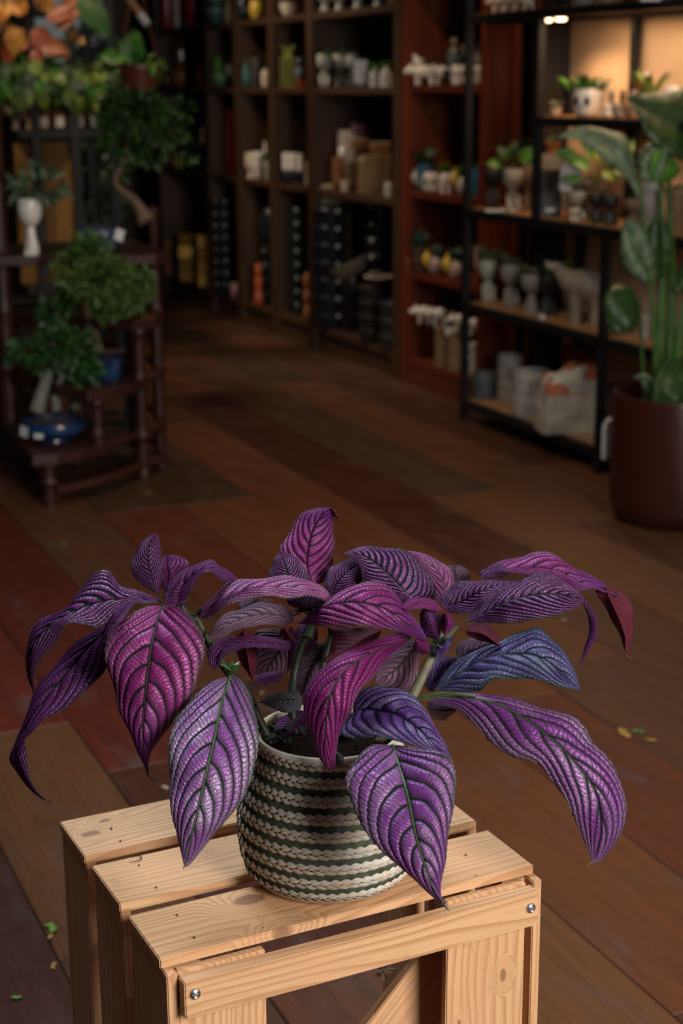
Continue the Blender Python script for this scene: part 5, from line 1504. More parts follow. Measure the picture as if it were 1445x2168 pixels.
# lowest shelf
gB = 'terracotta bricks on the lowest shelf'
for k in range(3):
    p = sh(366, 3.08, Z1); p[2] += k*26*mpp(p); box('terracotta block, ' + ['bottom', 'middle', 'top'][k] + ' of the pile left of the gold boxes', p, 36, 25, 34, TERRA, group=gB)
gG = 'gold boxes on the lowest shelf'
for k in range(4):
    p = sh(400, 3.07, Z1); p[2] += k*25*mpp(p); box('gold wrapped box, ' + ORD[k] + ' of the left pile', p, 40, 24, 34, GOLD, rz=random.uniform(-.25,.25), group=gG)
for k in range(4):
    p = sh(433, 3.07, Z1); p[2] += k*27*mpp(p); box('gold wrapped box, ' + ORD[k] + ' of the right pile beside the divider', p, 24, 26, 30, GOLD, rz=random.uniform(-.25,.25), group=gG)
box('brown box standing behind the gold boxes', sh(422, 3.28, Z1), 42, 150, 14, plain('brown_board', (0.075, 0.028, 0.014), .8), group=gLow)
stack(477, 3.16, Z1, 8, 46, 24.5, DKTEAL, 'second bay', 'dark pots stacked in the second bay', glint=-.72)
vase('small pink pot at the foot of the second bay stack', sh(497, 3.055, Z1), 20, 30, PINKG, 'round', gLow, 'pot')
vase('tall orange vase in the third bay', sh(548, 3.06, Z1), 22, 88, ORA, 'gourd', gLow)
stack(574, 3.14, Z1, 4, 36, 30, DKTEAL, 'third bay', 'dark pots stacked in the third bay', glint=-.7)
p = sh(574, 3.14, Z1); p[2] += 122*mpp(p); vase('dark oval vase resting on the third bay stack', p, 42, 78, DKTEAL, 'round', gLow)
stack(634, 3.16, Z1, 8, 42, 28, DKTEAL, 'fourth bay', 'dark pots stacked in the fourth bay', glint=-.2)
for k in range(3):
    p = sh(652, 3.065, Z1); p[2] += k*34*mpp(p); vase('orange gourd shape, ' + ['lowest', 'middle', 'topmost'][k] + ' of the column at the divider', p, 19, 34, plain('orange_clay', (0.34, 0.13, 0.045), .6), 'round', 'orange gourds at the divider')
gW = 'dark pots stacked at the left of the wide bay'
stack(700, 3.14, Z1, 7, 70, 36, DKNAVY, 'wide bay left', gW, glint=.45, what='dark navy pot')
stack(748, 3.24, Z1, 4, 50, 34, BLK, 'wide bay back', 'dark pots at the back of the wide bay', what='black pot')
stack(803, 3.22, Z1, 9, 66, 34, BLK, 'wide bay right', 'tall black stack in the wide bay', what='black pot', glint=-.55)
stack(786, 3.08, Z1, 4, 58, 30, DKBRN, 'wide bay front', 'brown pots at the front of the wide bay', what='dark brown square-rimmed pot')
stack(824, 3.065, Z1, 3, 44, 34, ceramic('charcoal_glaze2', (0.030, 0.030, 0.030)), 'right divider', 'charcoal pots beside the divider', what='charcoal pot')
def tilted_bowl():
    p = sh(742, 3.08, Z1); u = mpp(p); p[2] += 138*u
    r = root('bowl', 'grey-brown oval bowl lying tilted on the dark stacks', 'bowl', p, 0, gLow)
    mb = MB(); R = 42*u
    mb.lathe([(.55*R, -14*u), (.8*R, -8*u), (R, 8*u), (1.04*R, 12*u), (.98*R, 13*u), (.9*R, 6*u), (.5*R, -8*u)], n=32, sy=.7)
    o = mb.build('body', ceramic('taupe_glaze', (0.14, 0.11, 0.08)), r); o.rotation_euler = (math.radians(-8), math.radians(-24), 0)
tilted_bowl()
def dark_under():
    p = sh(745, 3.14, Z1); u = mpp(p)
    vase('dark upright pot propping the tilted bowl', p, 46, 116, BLK, 'jar', gLow, 'pot')
dark_under()
p = sh(800, 3.06, Z1); 
vase('dark pot with a pale cream rim on the brown pots', (lambda p: p + np.array([0, 0, 122*mpp(p)]))(sh(800, 3.085, Z1)), 54, 20, DKBRN, 'bowl', gLow, 'pot', lip=CREAM)
p = sh(702, 3.10, Z1); u = mpp(p); p[2] += 258*u
bx = box('pale green lidded box lying on top of the navy pots', p, 46, 38, 90, plain('pale_green_card', (0.30, 0.30, 0.17), .7), rz=-.55, group=gLow, lid=plain('pale_green_card', (0.30, 0.30, 0.17), .7))

# ------------------------------------------------------------------ red bookcase contents
R1, R2, R3, R4 = .111, .491, .833, 1.263
gR = 'animal planters in the red bookcase'
animal('white pig planter standing at the left of the upper red shelf', sh(897, 3.09, R4), 68, 44, WHITE, gR, 'pig', None, G['dark'], 14, 1)
animal('second white animal planter behind the pig', sh(935, 3.16, R4), 44, 42, WHITE, gR, 'pig', None, G['dark'], 14, 1)
r = root('bird_figurine', 'small white bird ornament above the pig planter', 'figurine', sh(886, 3.22, R4), 0, gR); u = mpp(r.location)
mb = MB(); mb.ell((0, 0, 46*u), (12*u, 7*u, 9*u), 12); mb.ell((-8*u, 0, 56*u), (6*u, 6*u, 7*u), 10); mb.tube([(2*u, 0, 0), (0, 0, 40*u)], 4*u, 8); mb.build('body', WHITE, r)
for i, (x, a) in enumerate(((966, 3.09), (988, 3.11), (1014, 3.13))):
    roundface(['left', 'middle', 'right'][i] + ' of three black-eyed white panda pots on the upper red shelf', sh(x, a, R4), 27, 40, WHITE, 'panda pots on the upper red shelf', BLK, G['dark'], 18, rz=-.3)
vase('black pot between the white animals and the panda pots', sh(947, 3.12, R4), 18, 30, BLK, 'pot', gR, 'pot')
vase('blue grey pot with a plant behind the panda pots', sh(962, 3.26, R4), 34, 62, ceramic('blue_grey_glaze', (0.12, 0.16, 0.19)), 'bowl', gR, 'planter', plantm=G['olive'])
for i, (x, hh) in enumerate(((960, 96), (987, 112))):
    r = root('figurine', ['shorter', 'taller'][i] + ' grey figure behind the panda pots', 'figurine', sh(x, 3.28, R4), 0, gR); u = mpp(r.location)
    mb = MB(); mb.lathe([(12*u, 0), (10*u, hh*.5*u), (13*u, hh*.7*u), (6*u, hh*.8*u)], n=14); mb.ell((0, 0, hh*.9*u), (8*u, 8*u, hh*.1*u), 12); mb.build('body', GREY, r)
vase('grey spotted pot at the right end behind the pandas', sh(1014, 3.28, R4), 24, 84, GREY, 'jar', gR, 'planter')
# second shelf
bird('rounded grey-white bird planter at the left of the second red shelf', sh(888, 3.12, R3), 42, 46, GREYG, GREYG, gR, 1, G['dark'], 46)
vase('sky blue pot behind the grey bird', sh(900, 3.26, R3), 30, 56, BLUEG, 'pot', gR, 'planter', plantm=G['dark'], ph=46)
roundface('white dog-face pot with one black eye on the second red shelf', sh(914, 3.07, R3), 40, 40, WHITE, gR, plain('dark_brown_paint', (.03, .015, .01), .4), None, 0, rz=-.35)
animal('small white standing animal between the dog pot and the yellow bird', sh(942, 3.08, R3), 32, 46, WHITE, gR, 'dog', None, G['green'], 26, -1)
bird('white bird planter with a yellow head on the second red shelf', sh(972, 3.08, R3), 44, 58, WHITE, YEL, gR, 1, G['green'], 30)
vase('blue and white pot partly behind the rack post', sh(1008, 3.10, R3), 22, 60, BLUEG, 'cyl', gR, 'planter', plantm=G['dark'], lip=None)
# third shelf
vase('terracotta pot with a large succulent on the third red shelf', sh(888, 3.14, R2), 34, 56, plain('brown_clay', (0.10, 0.06, 0.04), .8), 'pot', gR, 'planter')
r = root('succulent', 'grey-green succulent rosette in the terracotta pot', 'plant', (lambda p: p + np.array([0, 0, 52*mpp(p)]))(sh(888, 3.14, R2)), 0, gR); u = mpp(r.location); tuft(r, (0, 0, 0), 20*u, 38*u, G['succ'], 5, 34, 'rosette')
bird('left one of two yellow-headed white birds on the third red shelf', sh(914, 3.07, R2), 50, 54, PINKW, YEL, 'yellow-headed bird planters', 1, G['succ'], 26)
bird('right one of two yellow-headed white birds on the third red shelf', sh(957, 3.07, R2), 52, 56, PINKW, YEL, 'yellow-headed bird planters', 1, G['succ'], 34)
animal('small spotted brown animal at the left end of the third red shelf', sh(872, 3.06, R2), 36, 30, plain('spotted_brown', (0.22, 0.12, 0.055), .5, var=.7, scale=120), gR, 'dog', None, None, 0, -1)
for i, x in enumerate((988, 1013)):
    r = root('legged_planter', ['left', 'right'][i] + ' pinkish striped cup on long orange legs', 'planter', sh(x, 3.08, R2), 0, 'striped cups on legs'); u = mpp(r.location)
    mb = MB(); mb.lathe([(7*u, 30*u), (10*u, 36*u), (11*u, 74*u), (9.5*u, 74*u), (9*u, 66*u)], n=18); mb.build('cup', PINKW, r)
    for s in (-1, 1):
        mb = MB(); mb.tube([(s*5*u, 0, 34*u), (s*5*u, 0, 2*u), (s*5*u, -5*u, 1.6*u)], 2.2*u, 8); mb.build('leg', ORA, r)
# lowest red shelf
gC = 'kraft cartons on the lowest red shelf'
for i, x in enumerate((934, 962)):
    box(['left', 'right'][i] + ' tall kraft carton on the lowest red shelf', sh(x, 3.06+.0*i, R1), 25, 84, 28, KRAFT, group=gC)
r = slab('tray', 3.06, 3.26, 5.72, 6.12, .268, .276, plain('dark_tray', (0.03, .025, .022), .5)); tag(r, 'thin dark tray laid across the kraft cartons', 'tray')
for i, (x, y0) in enumerate(((897, 0), (930, 0), (975, 8), (1005, 4))):
    p = sh(x, 3.10, .277); animal(['first', 'second', 'third', 'fourth'][i] + ' white lying animal from the left above the kraft cartons', p, 44, 38, WHITE, 'white animals above the cartons', 'pig', None, None, 0, 1)
p = sh(955, 3.05, .225); r = card('small white price card hanging below the tray', sh(951, 3.045, .262), 18, 18, 2, cat='price card', feet=False)
for k in range(3):
    p = sh(1001, 3.08, R1); p[2] += k*24*mpp(p); vase('small white pot, ' + ['bottom', 'middle', 'top'][k] + ' of the stack beside the rack post', p, 24, 24, WHITE, 'bowl', 'small white pots by the rack post', 'pot')
# ------------------------------------------------------------------ rack contents
Q1, Q2, Q3, Q4, Q5 = .0885, .4635, .8185, 1.1605, 1.5125
A_ = 2.93
gQ = 'figure planters on the black rack'
BLKF = ceramic('black_matt', (0.014, 0.014, 0.014), .45)
BRNG = ceramic('brown_stoneware', (0.16, 0.095, 0.05), .6)
# lowest rack shelf
vase('dark ribbed bluish pot at the left of the lowest rack shelf', sh(1024, 2.96, Q1), 54, 54, ceramic('slate_ribbed', (0.055, 0.065, 0.070), .6), 'cyl', 'pots on the lowest rack shelf', 'pot')
RIB = ceramic('white_ribbed', (0.34, 0.31, 0.28), .6)
gT = 'white ribbed pots on the lowest rack shelf'
for i, (x, a, w) in enumerate(((1078, 3.03, 54), (1123, 2.95, 78))):
    for k in range(2):
        p = sh(x, a, Q1); p[2] += k*48*mpp(p)
        vase(f"white ribbed pot, {['lower', 'upper'][k]} of the {['left back', 'right front'][i]} pair", p, w, 48, RIB, 'tin', gT, 'pot')
def crumpled_bag():
    p = sh(1205, 2.94, Q1); u = mpp(p)
    r = root('paper_sack', 'crumpled newspaper sack with orange print on the lowest rack shelf', 'sack', p, .15)
    bm = bmesh.new(); bmesh.ops.create_cube(bm, size=1)
    bmesh.ops.subdivide_edges(bm, edges=bm.edges[:], cuts=9, use_grid_fill=True)
    rr = random.Random(4); from mathutils import noise
    for v in bm.verts:
        x, y, z = v.co
        z += .5
        wx = 1.0 - .25*z*z; hgt = 135*u*(1 - .22*max(0, -x*1.2)) 
        n = noise.noise(Vector((x*3.1, y*3.1, z*3.3)))*.16 + abs(noise.noise(Vector((x*7, y*7+3, z*7))))*.08
        v.co = Vector((x*128*u*wx*(1+n*.6), y*70*u*(1+n) , max(0, z*hgt*(1+n*.9))))
    me = bpy.data.meshes.new('sack'); bm.to_mesh(me); bm.free()
    t = NT('newspaper'); co = t.n('ShaderNodeTexCoord').outputs['Object']
    st = t.noise(t.mapping(co, (60, 60, 260)), 1.0, 2); bl = t.noise(t.mapping(co, (9, 9, 14), (1, 2, 3)), 1.0, 2)
    s3 = t.n('ShaderNodeSeparateXYZ'); t.set(s3.inputs[0], co)
    c = t.mix(t.step(st, .52, .6, 0, .45), (0.50, 0.46, 0.36), (0.16, 0.15, 0.13))
    c = t.mix(t.math('MULTIPLY', t.step(bl, .50, .54), t.step(s3.outputs[2], .12, .15)), c, (0.42, 0.11, 0.04))
    t.b(Base_Color=c, Roughness=.8)
    link('sack', me, t.mat, r)
crumpled_bag()
vase('dark glass jar behind the newspaper sack', sh(1250, 3.02, Q1), 60, 110, DKTEAL, 'jar', 'pots on the lowest rack shelf', 'jar')
vase('red-brown pot at the back above the sack', sh(1215, 3.08, Q1), 60, 150, TERRA, 'pot', 'pots on the lowest rack shelf', 'pot')
def white_frame():
    p = sh(1322, 2.87, Q1); u = mpp(p); r = root('plastic_tray', 'upright white plastic tray beside the rack post', 'tray', p, .1)
    W_, Hh = 46*u, 84*u
    mb = MB()
    mb.tube([(-W_, 0, 0), (-W_, 0, Hh*.85), (-W_*.85, 0, Hh), (W_*.85, 0, Hh), (W_, 0, Hh*.85), (W_, 0, 0)], 5*u, 8); mb.build('rim', WHITE, r)
    mb = MB(); mb.box(-W_, W_, 4*u, 8*u, 0, Hh*.97); mb.build('panel', plain('grey_plastic', (0.16, 0.15, 0.13), .5), r)
white_frame()
for i, x in enumerate((1300, 1345, 1400)):
    vase(['left', 'middle', 'right'][i] + ' dark pot behind the white tray', sh(x, 3.03, Q1), 44, 110, DKBRN, 'pot', 'dark pots behind the white tray', 'pot')
# second rack shelf: grey figures
gF = 'grey stoneware figures on the second rack shelf'
goblet_head('grey-green seated figure planter at the left end of the second rack shelf', sh(1032, 2.97, Q2), 42, 86, GREYG, gF, G['olive'], 46)
goblet_head('grey figure planter with drooping leaves, second from the left', sh(1080, 2.97, Q2), 46, 88, GREY, gF, G['olive'], 40)
goblet_head('grey standing figure planter with a broad face', sh(1124, 2.95, Q2), 48, 82, GREY, gF, G['olive'], 36, sit=False)
goblet_head('black seated figure planter between the grey figures and the bear', sh(1158, 2.98, Q2), 44, 84, BLKF, gF, G['dark'], 30)
card('small white price tag at the foot of the black figure', sh(1147, 2.90, Q2), 12, 11, 1, cat='price card', feet=False)
def bear_planter():
    p = sh(1212, 2.95, Q2); u = mpp(p)
    r = root('animal_planter', 'large grey-beige bear planter stretching its neck on the second rack shelf', 'planter', p, 0, gF)
    m = ceramic('beige_grey_stoneware', (0.27, 0.22, 0.165), .6)
    mb = MB()
    mb.tube([(52*u, 8*u, 62*u), (30*u, 4*u, 76*u), (4*u, 0, 84*u), (-14*u, 0, 92*u), (-30*u, 0, 108*u), (-46*u, 0, 122*u)], [34*u, 36*u, 33*u, 24*u, 14*u, 8*u], 16)
    mb.ell((34*u, 4*u, 84*u), (26*u, 22*u, 16*u), 14); mb.build('body', m, r)
    mb = MB(); mb.ell((-40*u, 0, 118*u), (20*u, 12*u, 10*u), 14); mb.tube([(-48*u, 0, 120*u), (-62*u, 0, 127*u)], [8*u, 5*u], 10); mb.build('head', m, r)
    for x, y in ((4, -12), (46, -12), (4, 16), (46, 16)):
        mb = MB(); mb.tube([(x*u, y*u, 66*u), ((x+1)*u, y*u, 26*u), (x*u, y*u, 0)], [18*u, 13*u, 12*u], 12); mb.build('leg', m, r)
    tuft(r, (-14*u, 4*u, 106*u), 12*u, 26*u, G['green'], 8, 20, 'bush')
bear_planter()
goblet_head('dim grey figure right of the rack post on the second rack shelf', sh(1310, 2.98, Q2), 50, 90, ceramic('dim_grey', (0.12, 0.12, 0.12), .6), gF, G['dark'], 20)
vase('dim white cup beside the figure right of the post', sh(1362, 2.98, Q2), 30, 46, GREY, 'pot', gF, 'pot')
# third rack shelf
gH = 'planters on the middle rack shelf'
goblet_head('black seated figure with a white spot at the left of the middle rack shelf', sh(1042, 2.95, Q3), 40, 86, BLKF, gH, G['rust'], 24)
def potted(label, p, cup, leaves, seed, group, cat='planter'): pass
goblet_head('large white-grey head planter on a seated figure, middle rack shelf', sh(1084, 2.935, Q3), 44, 88, ceramic('white_grey', (0.30, 0.285, 0.25), .5), gH, None)
goblet_head('brown seated figure beside the post, middle rack shelf', sh(1117, 2.99, Q3), 34, 92, BRNG, gH, None)
box('thin white card lying on the front of the middle rack shelf', sh(1060, 2.885, Q3), 66, 4, 14, PAPER, group=gH, cat='card')
box('black square pot with a white tag right of the post', sh(1166, 2.93, Q3), 42, 96, 34, BLKF, group=gH, cat='planter', name='planter', tag_=(-2, 14, 20, 8))
def tag_sign():
    p = sh(1204, 2.90, Q3); u = mpp(p); r = root('plant_label', 'large white printed plant label on a stick', 'plant label', p, 0)
    w, h = 46*u, 62*u; z0 = 62*u
    pts = [(-w/2, z0+.1*h), (-w*.4, z0), (w*.05, z0-.06*h), (w*.10, z0+.22*h), (w*.42, z0+.30*h), (w/2, z0+.5*h), (w*.48, z0+.8*h), (w*.3, z0+.97*h), (-w*.1, z0+.98*h), (-w*.42, z0+.8*h)]
    mb = MB(); n = len(pts)
    vs = [(x, -.0012, z) for x, z in pts]+[(x, .0012, z) for x, z in pts]
    mb.add(vs, [tuple(range(n))[::-1], tuple(range(n, 2*n))]+[(i, (i+1) % n, n+(i+1) % n, n+i) for i in range(n)]); mb.build('card', plain('grey_white_card', (0.52, 0.52, 0.52), .7), r, smooth=False)
    mb = MB()
    for k in range(7):
        zz = z0+h*(.84-.105*k); x = -w*.36; r_ = random.Random(k)
        while x < w*(.34 if k < 4 else -.02):
            L = r_.uniform(.05, .13)*w; mb.box(x, x+L, -.0025, -.0014, zz-.45*u, zz+.45*u); x += L+.05*w
    mb.build('printed_text', INK, r, smooth=False)
    mb = MB(); mb.tube([(-4*u, 0, z0), (-6*u, 0, 0)], 1.6*u, 6); mb.build('stick', BLKF, r)
tag_sign()
def broad_plant(label, p, cup, cw, ch, leaves, seed=0, stem_m=None, group=None, name='potted_plant'):
    """pot with individually placed broad leaves: (dx px, dz px, length px, width px, angle deg, tilt, material)"""
    u = mpp(p); r = root(name, label, 'potted plant', p, 0, group)
    if cup is not None:
        mb = MB(); R = cw*u/2; Hh = ch*u
        mb.lathe([(R*.62, 0), (R*.72, Hh*.04), (R*.94, Hh*.85), (R*1.02, Hh*.88), (R*1.02, Hh), (R*.9, Hh), (R*.85, Hh*.85)], n=24); mb.build('pot', cup, r)
    r_ = random.Random(seed)
    for x, z, L, W, ang, tilt, m in leaves:
        mb = MB(); a = math.radians(ang)
        st = (x*u, -(tilt*.3)*L*u + r_.uniform(-4, 4)*u, z*u)
        tube = [(0, 0, ch*u*.9), (x*u*.5, 0, (ch*.9+z)*.55*u), st]
        mb.tube(tube, 1.3*u, 6); mb.build('stem', stem_m or G['stalk'], r)
        bl = broad(st, (math.cos(a), -tilt*.6, math.sin(a)), (0, -1, .5), L*u, W*u, .25)
        bl.build('leaf', m, r)
    return r
def broad(p0, d, up, L, W, bend=.25, n=10, heart=False):
    """a broad smooth leaf with a midrib fold, 2*4 cells across"""
    mb = MB(); p0 = Vector(p0); d = Vector(d).normalized(); up = Vector(up); x = d.cross(up).normalized(); nr = x.cross(d)
    vs = []; fs = []; V = 9
    for i in range(n+1):
        u = i/n; w = math.sin(math.pi*min(1, (u*.93+.05))**.8)**.75
        if u > .97: w = .03
        c = p0 + d*L*(u - .10*u*u*bend) - nr*L*bend*u*u
        for j in range(V):
            v = j/(V-1)*2-1
            vs.append(c + x*v*W*.5*w + nr*(abs(v)*W*.12*w + .02*W*math.sin(u*9+j)))
    for i in range(n):
        for j in range(V-1):
            a = i*V+j; fs.append((a, a+1, a+V+1, a+V))
    mb.add(vs, fs); return mb
broad_plant('green broad-leaved plant in the head planter on the middle rack shelf', (lambda p: p + np.array([0, 0, 84*mpp(p)]))(sh(1084, 2.95, Q3)), plain('potting_soil', (0.02, 0.012, 0.008), .95), 26, 6,
   [(-12, 24, 34, 24, 130, .5, G['dark']), (14, 18, 44, 30, 45, .6, G['green']), (-24, 12, 34, 22, 170, .7, G['green']), (26, 16, 36, 28, 10, .6, G['dark']), (0, 26, 34, 26, 90, .4, G['dark']), (-30, 14, 30, 16, 205, .5, G['rust'])], 1, group=gH)
broad_plant('yellow-green plant with pointed leaves in a brown pot on the middle rack shelf', sh(1262, 2.99, Q3), BRNG, 62, 76,
   [(0, 120, 60, 24, 95, .4, G['lime']), (14, 118, 66, 24, 40, .5, G['lime']), (-20, 110, 60, 30, 150, .4, G['green']), (30, 104, 50, 26, 0, .5, G['lime']), (-36, 96, 46, 30, 190, .5, G['green']), (8, 100, 40, 22, -20, .6, G['lime']), (-10, 130, 56, 30, 120, .4, G['green']), (40, 120, 60, 30, 60, .4, G['green']), (-46, 128, 50, 30, 160, .4, G['green'])], 2, group=gH)
vase('dark grey square-shouldered pot left of the brown pot', sh(1228, 2.97, Q3), 48, 84, GREY, 'cyl', gH, 'planter', plantm=G['green'])
for i, (x, m) in enumerate(((1222, GREYG), (1262, BLKF), (1290, BLKF), (1338, BRNG))):
    goblet_head(['grey', 'black', 'second black', 'brown'][i] + ' small crouching figure at the front of the middle rack shelf', sh(x, 2.93, Q3), 40, 60, m, 'crouching figures on the middle rack shelf', G['dark'], 12)
goblet_head('small cream figure lying at the shelf front near the black pot', sh(1213, 2.90, Q3), 22, 26, CREAM, 'crouching figures on the middle rack shelf', None)
for i, (x, w, h, m) in enumerate(((1372, 60, 96, GREY), (1428, 50, 90, BRNG))):
    vase(['grey wide pot behind the tall green stalks', 'brown pot at the right edge of the middle rack shelf'][i], sh(x, 2.98, Q3), w, h, m, 'pot', gH, 'planter', plantm=G['olive'])
vase('white round pot at the back left of the middle rack shelf', sh(1128, 3.08, Q3), 44, 108, WHITE, 'bowl', gH, 'pot')
box('flat grey tray of small pots at the back of the middle rack shelf', sh(1168, 3.06, Q3), 84, 118, 20, GREY, group=gH, cat='tray')
vase('small plant in a cup on the flat grey tray', (lambda p: p + np.array([0, 0, 118*mpp(p)]))(sh(1165, 3.07, Q3)), 34, 24, KRAFTO, 'pot', gH, 'planter', plantm=G['olive'])
vase('small dark green plant behind the head planter', (lambda p: p + np.array([0, 0, 108*mpp(p)]))(sh(1110, 3.08, Q3)), 26, 18, BLKF, 'pot', gH, 'planter', plantm=G['dark'])
# fourth rack shelf
gP = 'pots on the upper rack shelf'
vase('small green succulent at the left of the upper rack shelf', sh(1176, 2.93, Q4), 26, 16, CREAM, 'bowl', gP, 'planter', plantm=G['olive'])
vase('navy patterned cup behind the panda pot', sh(1206, 2.99, Q4), 32, 52, DKNAVY, 'cyl', gP, 'planter', plantm=G['green'], ph=40)
roundface('black and white panda pot with spiky succulents on the upper rack shelf', sh(1240, 2.93, Q4), 58, 56, WHITE, gP, BLK, G['green'], 46, rz=-.55)
vase('cluster of pale succulents behind the panda pot', sh(1262, 3.0, Q4), 40, 50, CREAM, 'pot', gP, 'planter', plantm=G['olive'], ph=40)
rr = random.Random(8)
for i in range(9):
    x = 1284 + (i % 5)*24 + (8 if i > 4 else 0); m = [WHITE, GREY, BRNG, PINKW][i % 4]
    p = sh(x, 2.915 if i < 5 else 3.02, Q4)
    r = root('figurine', f"small {['white', 'grey', 'brown', 'pinkish'][i % 4]} figurine, {['first', 'second', 'third', 'fourth', 'fifth'][i % 5]} from the panda pot in the {'front' if i < 5 else 'back'} row", 'figurine', p, 0, 'figurines on the upper rack shelf')
    u = mpp(p); h = (24 if i < 5 else 52); mb = MB(); mb.lathe([(9*u, 0), (11*u, h*.25*u), (7*u, h*.6*u), (4*u, h*.68*u)], n=12); mb.build('body', m, r)
    mb = MB(); mb.ell((0, -1*u, h*.8*u), (8*u, 8*u, h*.22*u), 12); mb.ell((-5*u, 0, h*u), (2.5*u, 2*u, 4*u), 8); mb.ell((5*u, 0, h*u), (2.5*u, 2*u, 4*u), 8); mb.build('head', m, r)
vase('pot of yellow-green flowering plants on the upper rack shelf', sh(1368, 3.02, Q4), 50, 44, CREAM, 'pot', gP, 'planter', plantm=G['lime'], ph=66)
for i, (x, z, c, nm) in enumerate(((1364, 88, WHITE, 'white'), (1349, 66, REDG, 'red'))):
    p = sh(x, 2.97, Q4); u = mpp(p); r = root('flower', nm + ' round blossom among the flowering plants', 'flower', p, 0, 'blossoms on the upper rack shelf')
    mb = MB(); mb.tube([(0, 0, 0), (0, 0, z*u)], .8*u, 6); mb.build('stem', G['green'], r)
    mb = MB(); 
    for k in range(7): mb.ell((math.cos(k*.9)*4*u, math.sin(k*.9)*4*u, z*u), (4*u, 4*u, 3*u), 8)
    mb.build('petals', c, r)
vase('white lidded pot at the right of the upper rack shelf', sh(1418, 2.95, Q4), 46, 66, WHITE, 'round', gP, 'pot')
# top rack shelf
for i in range(4):
    animal(['leftmost', 'second', 'third', 'rightmost'][i] + ' of the beige animals on the top rack shelf', sh(1052+i*22, 2.93, Q5), 34, 34, CREAM, 'beige animals on the top rack shelf', 'pig', None, None, 0, 1)
vase('dark dish right of the beige animals on the top rack shelf', sh(1170, 2.95, Q5), 50, 26, DKBRN, 'bowl', gP, 'bowl')
vase('grey leaf-shaped dish on the top rack shelf', sh(1235, 2.93, Q5), 60, 24, GREY, 'bowl', gP, 'bowl')
vase('small pinkish cup between the dishes on the top rack shelf', sh(1288, 2.93, Q5), 22, 22, PINKW, 'pot', gP, 'pot')
vase('dark pot beside the white card on the top rack shelf', sh(1330, 2.95, Q5), 36, 40, DKTEAL, 'pot', gP, 'pot')
card('white printed card clipped on the top rack shelf', sh(1393, 2.866, Q5-.012), 74, 44, 5, feet=False, cat='sign')

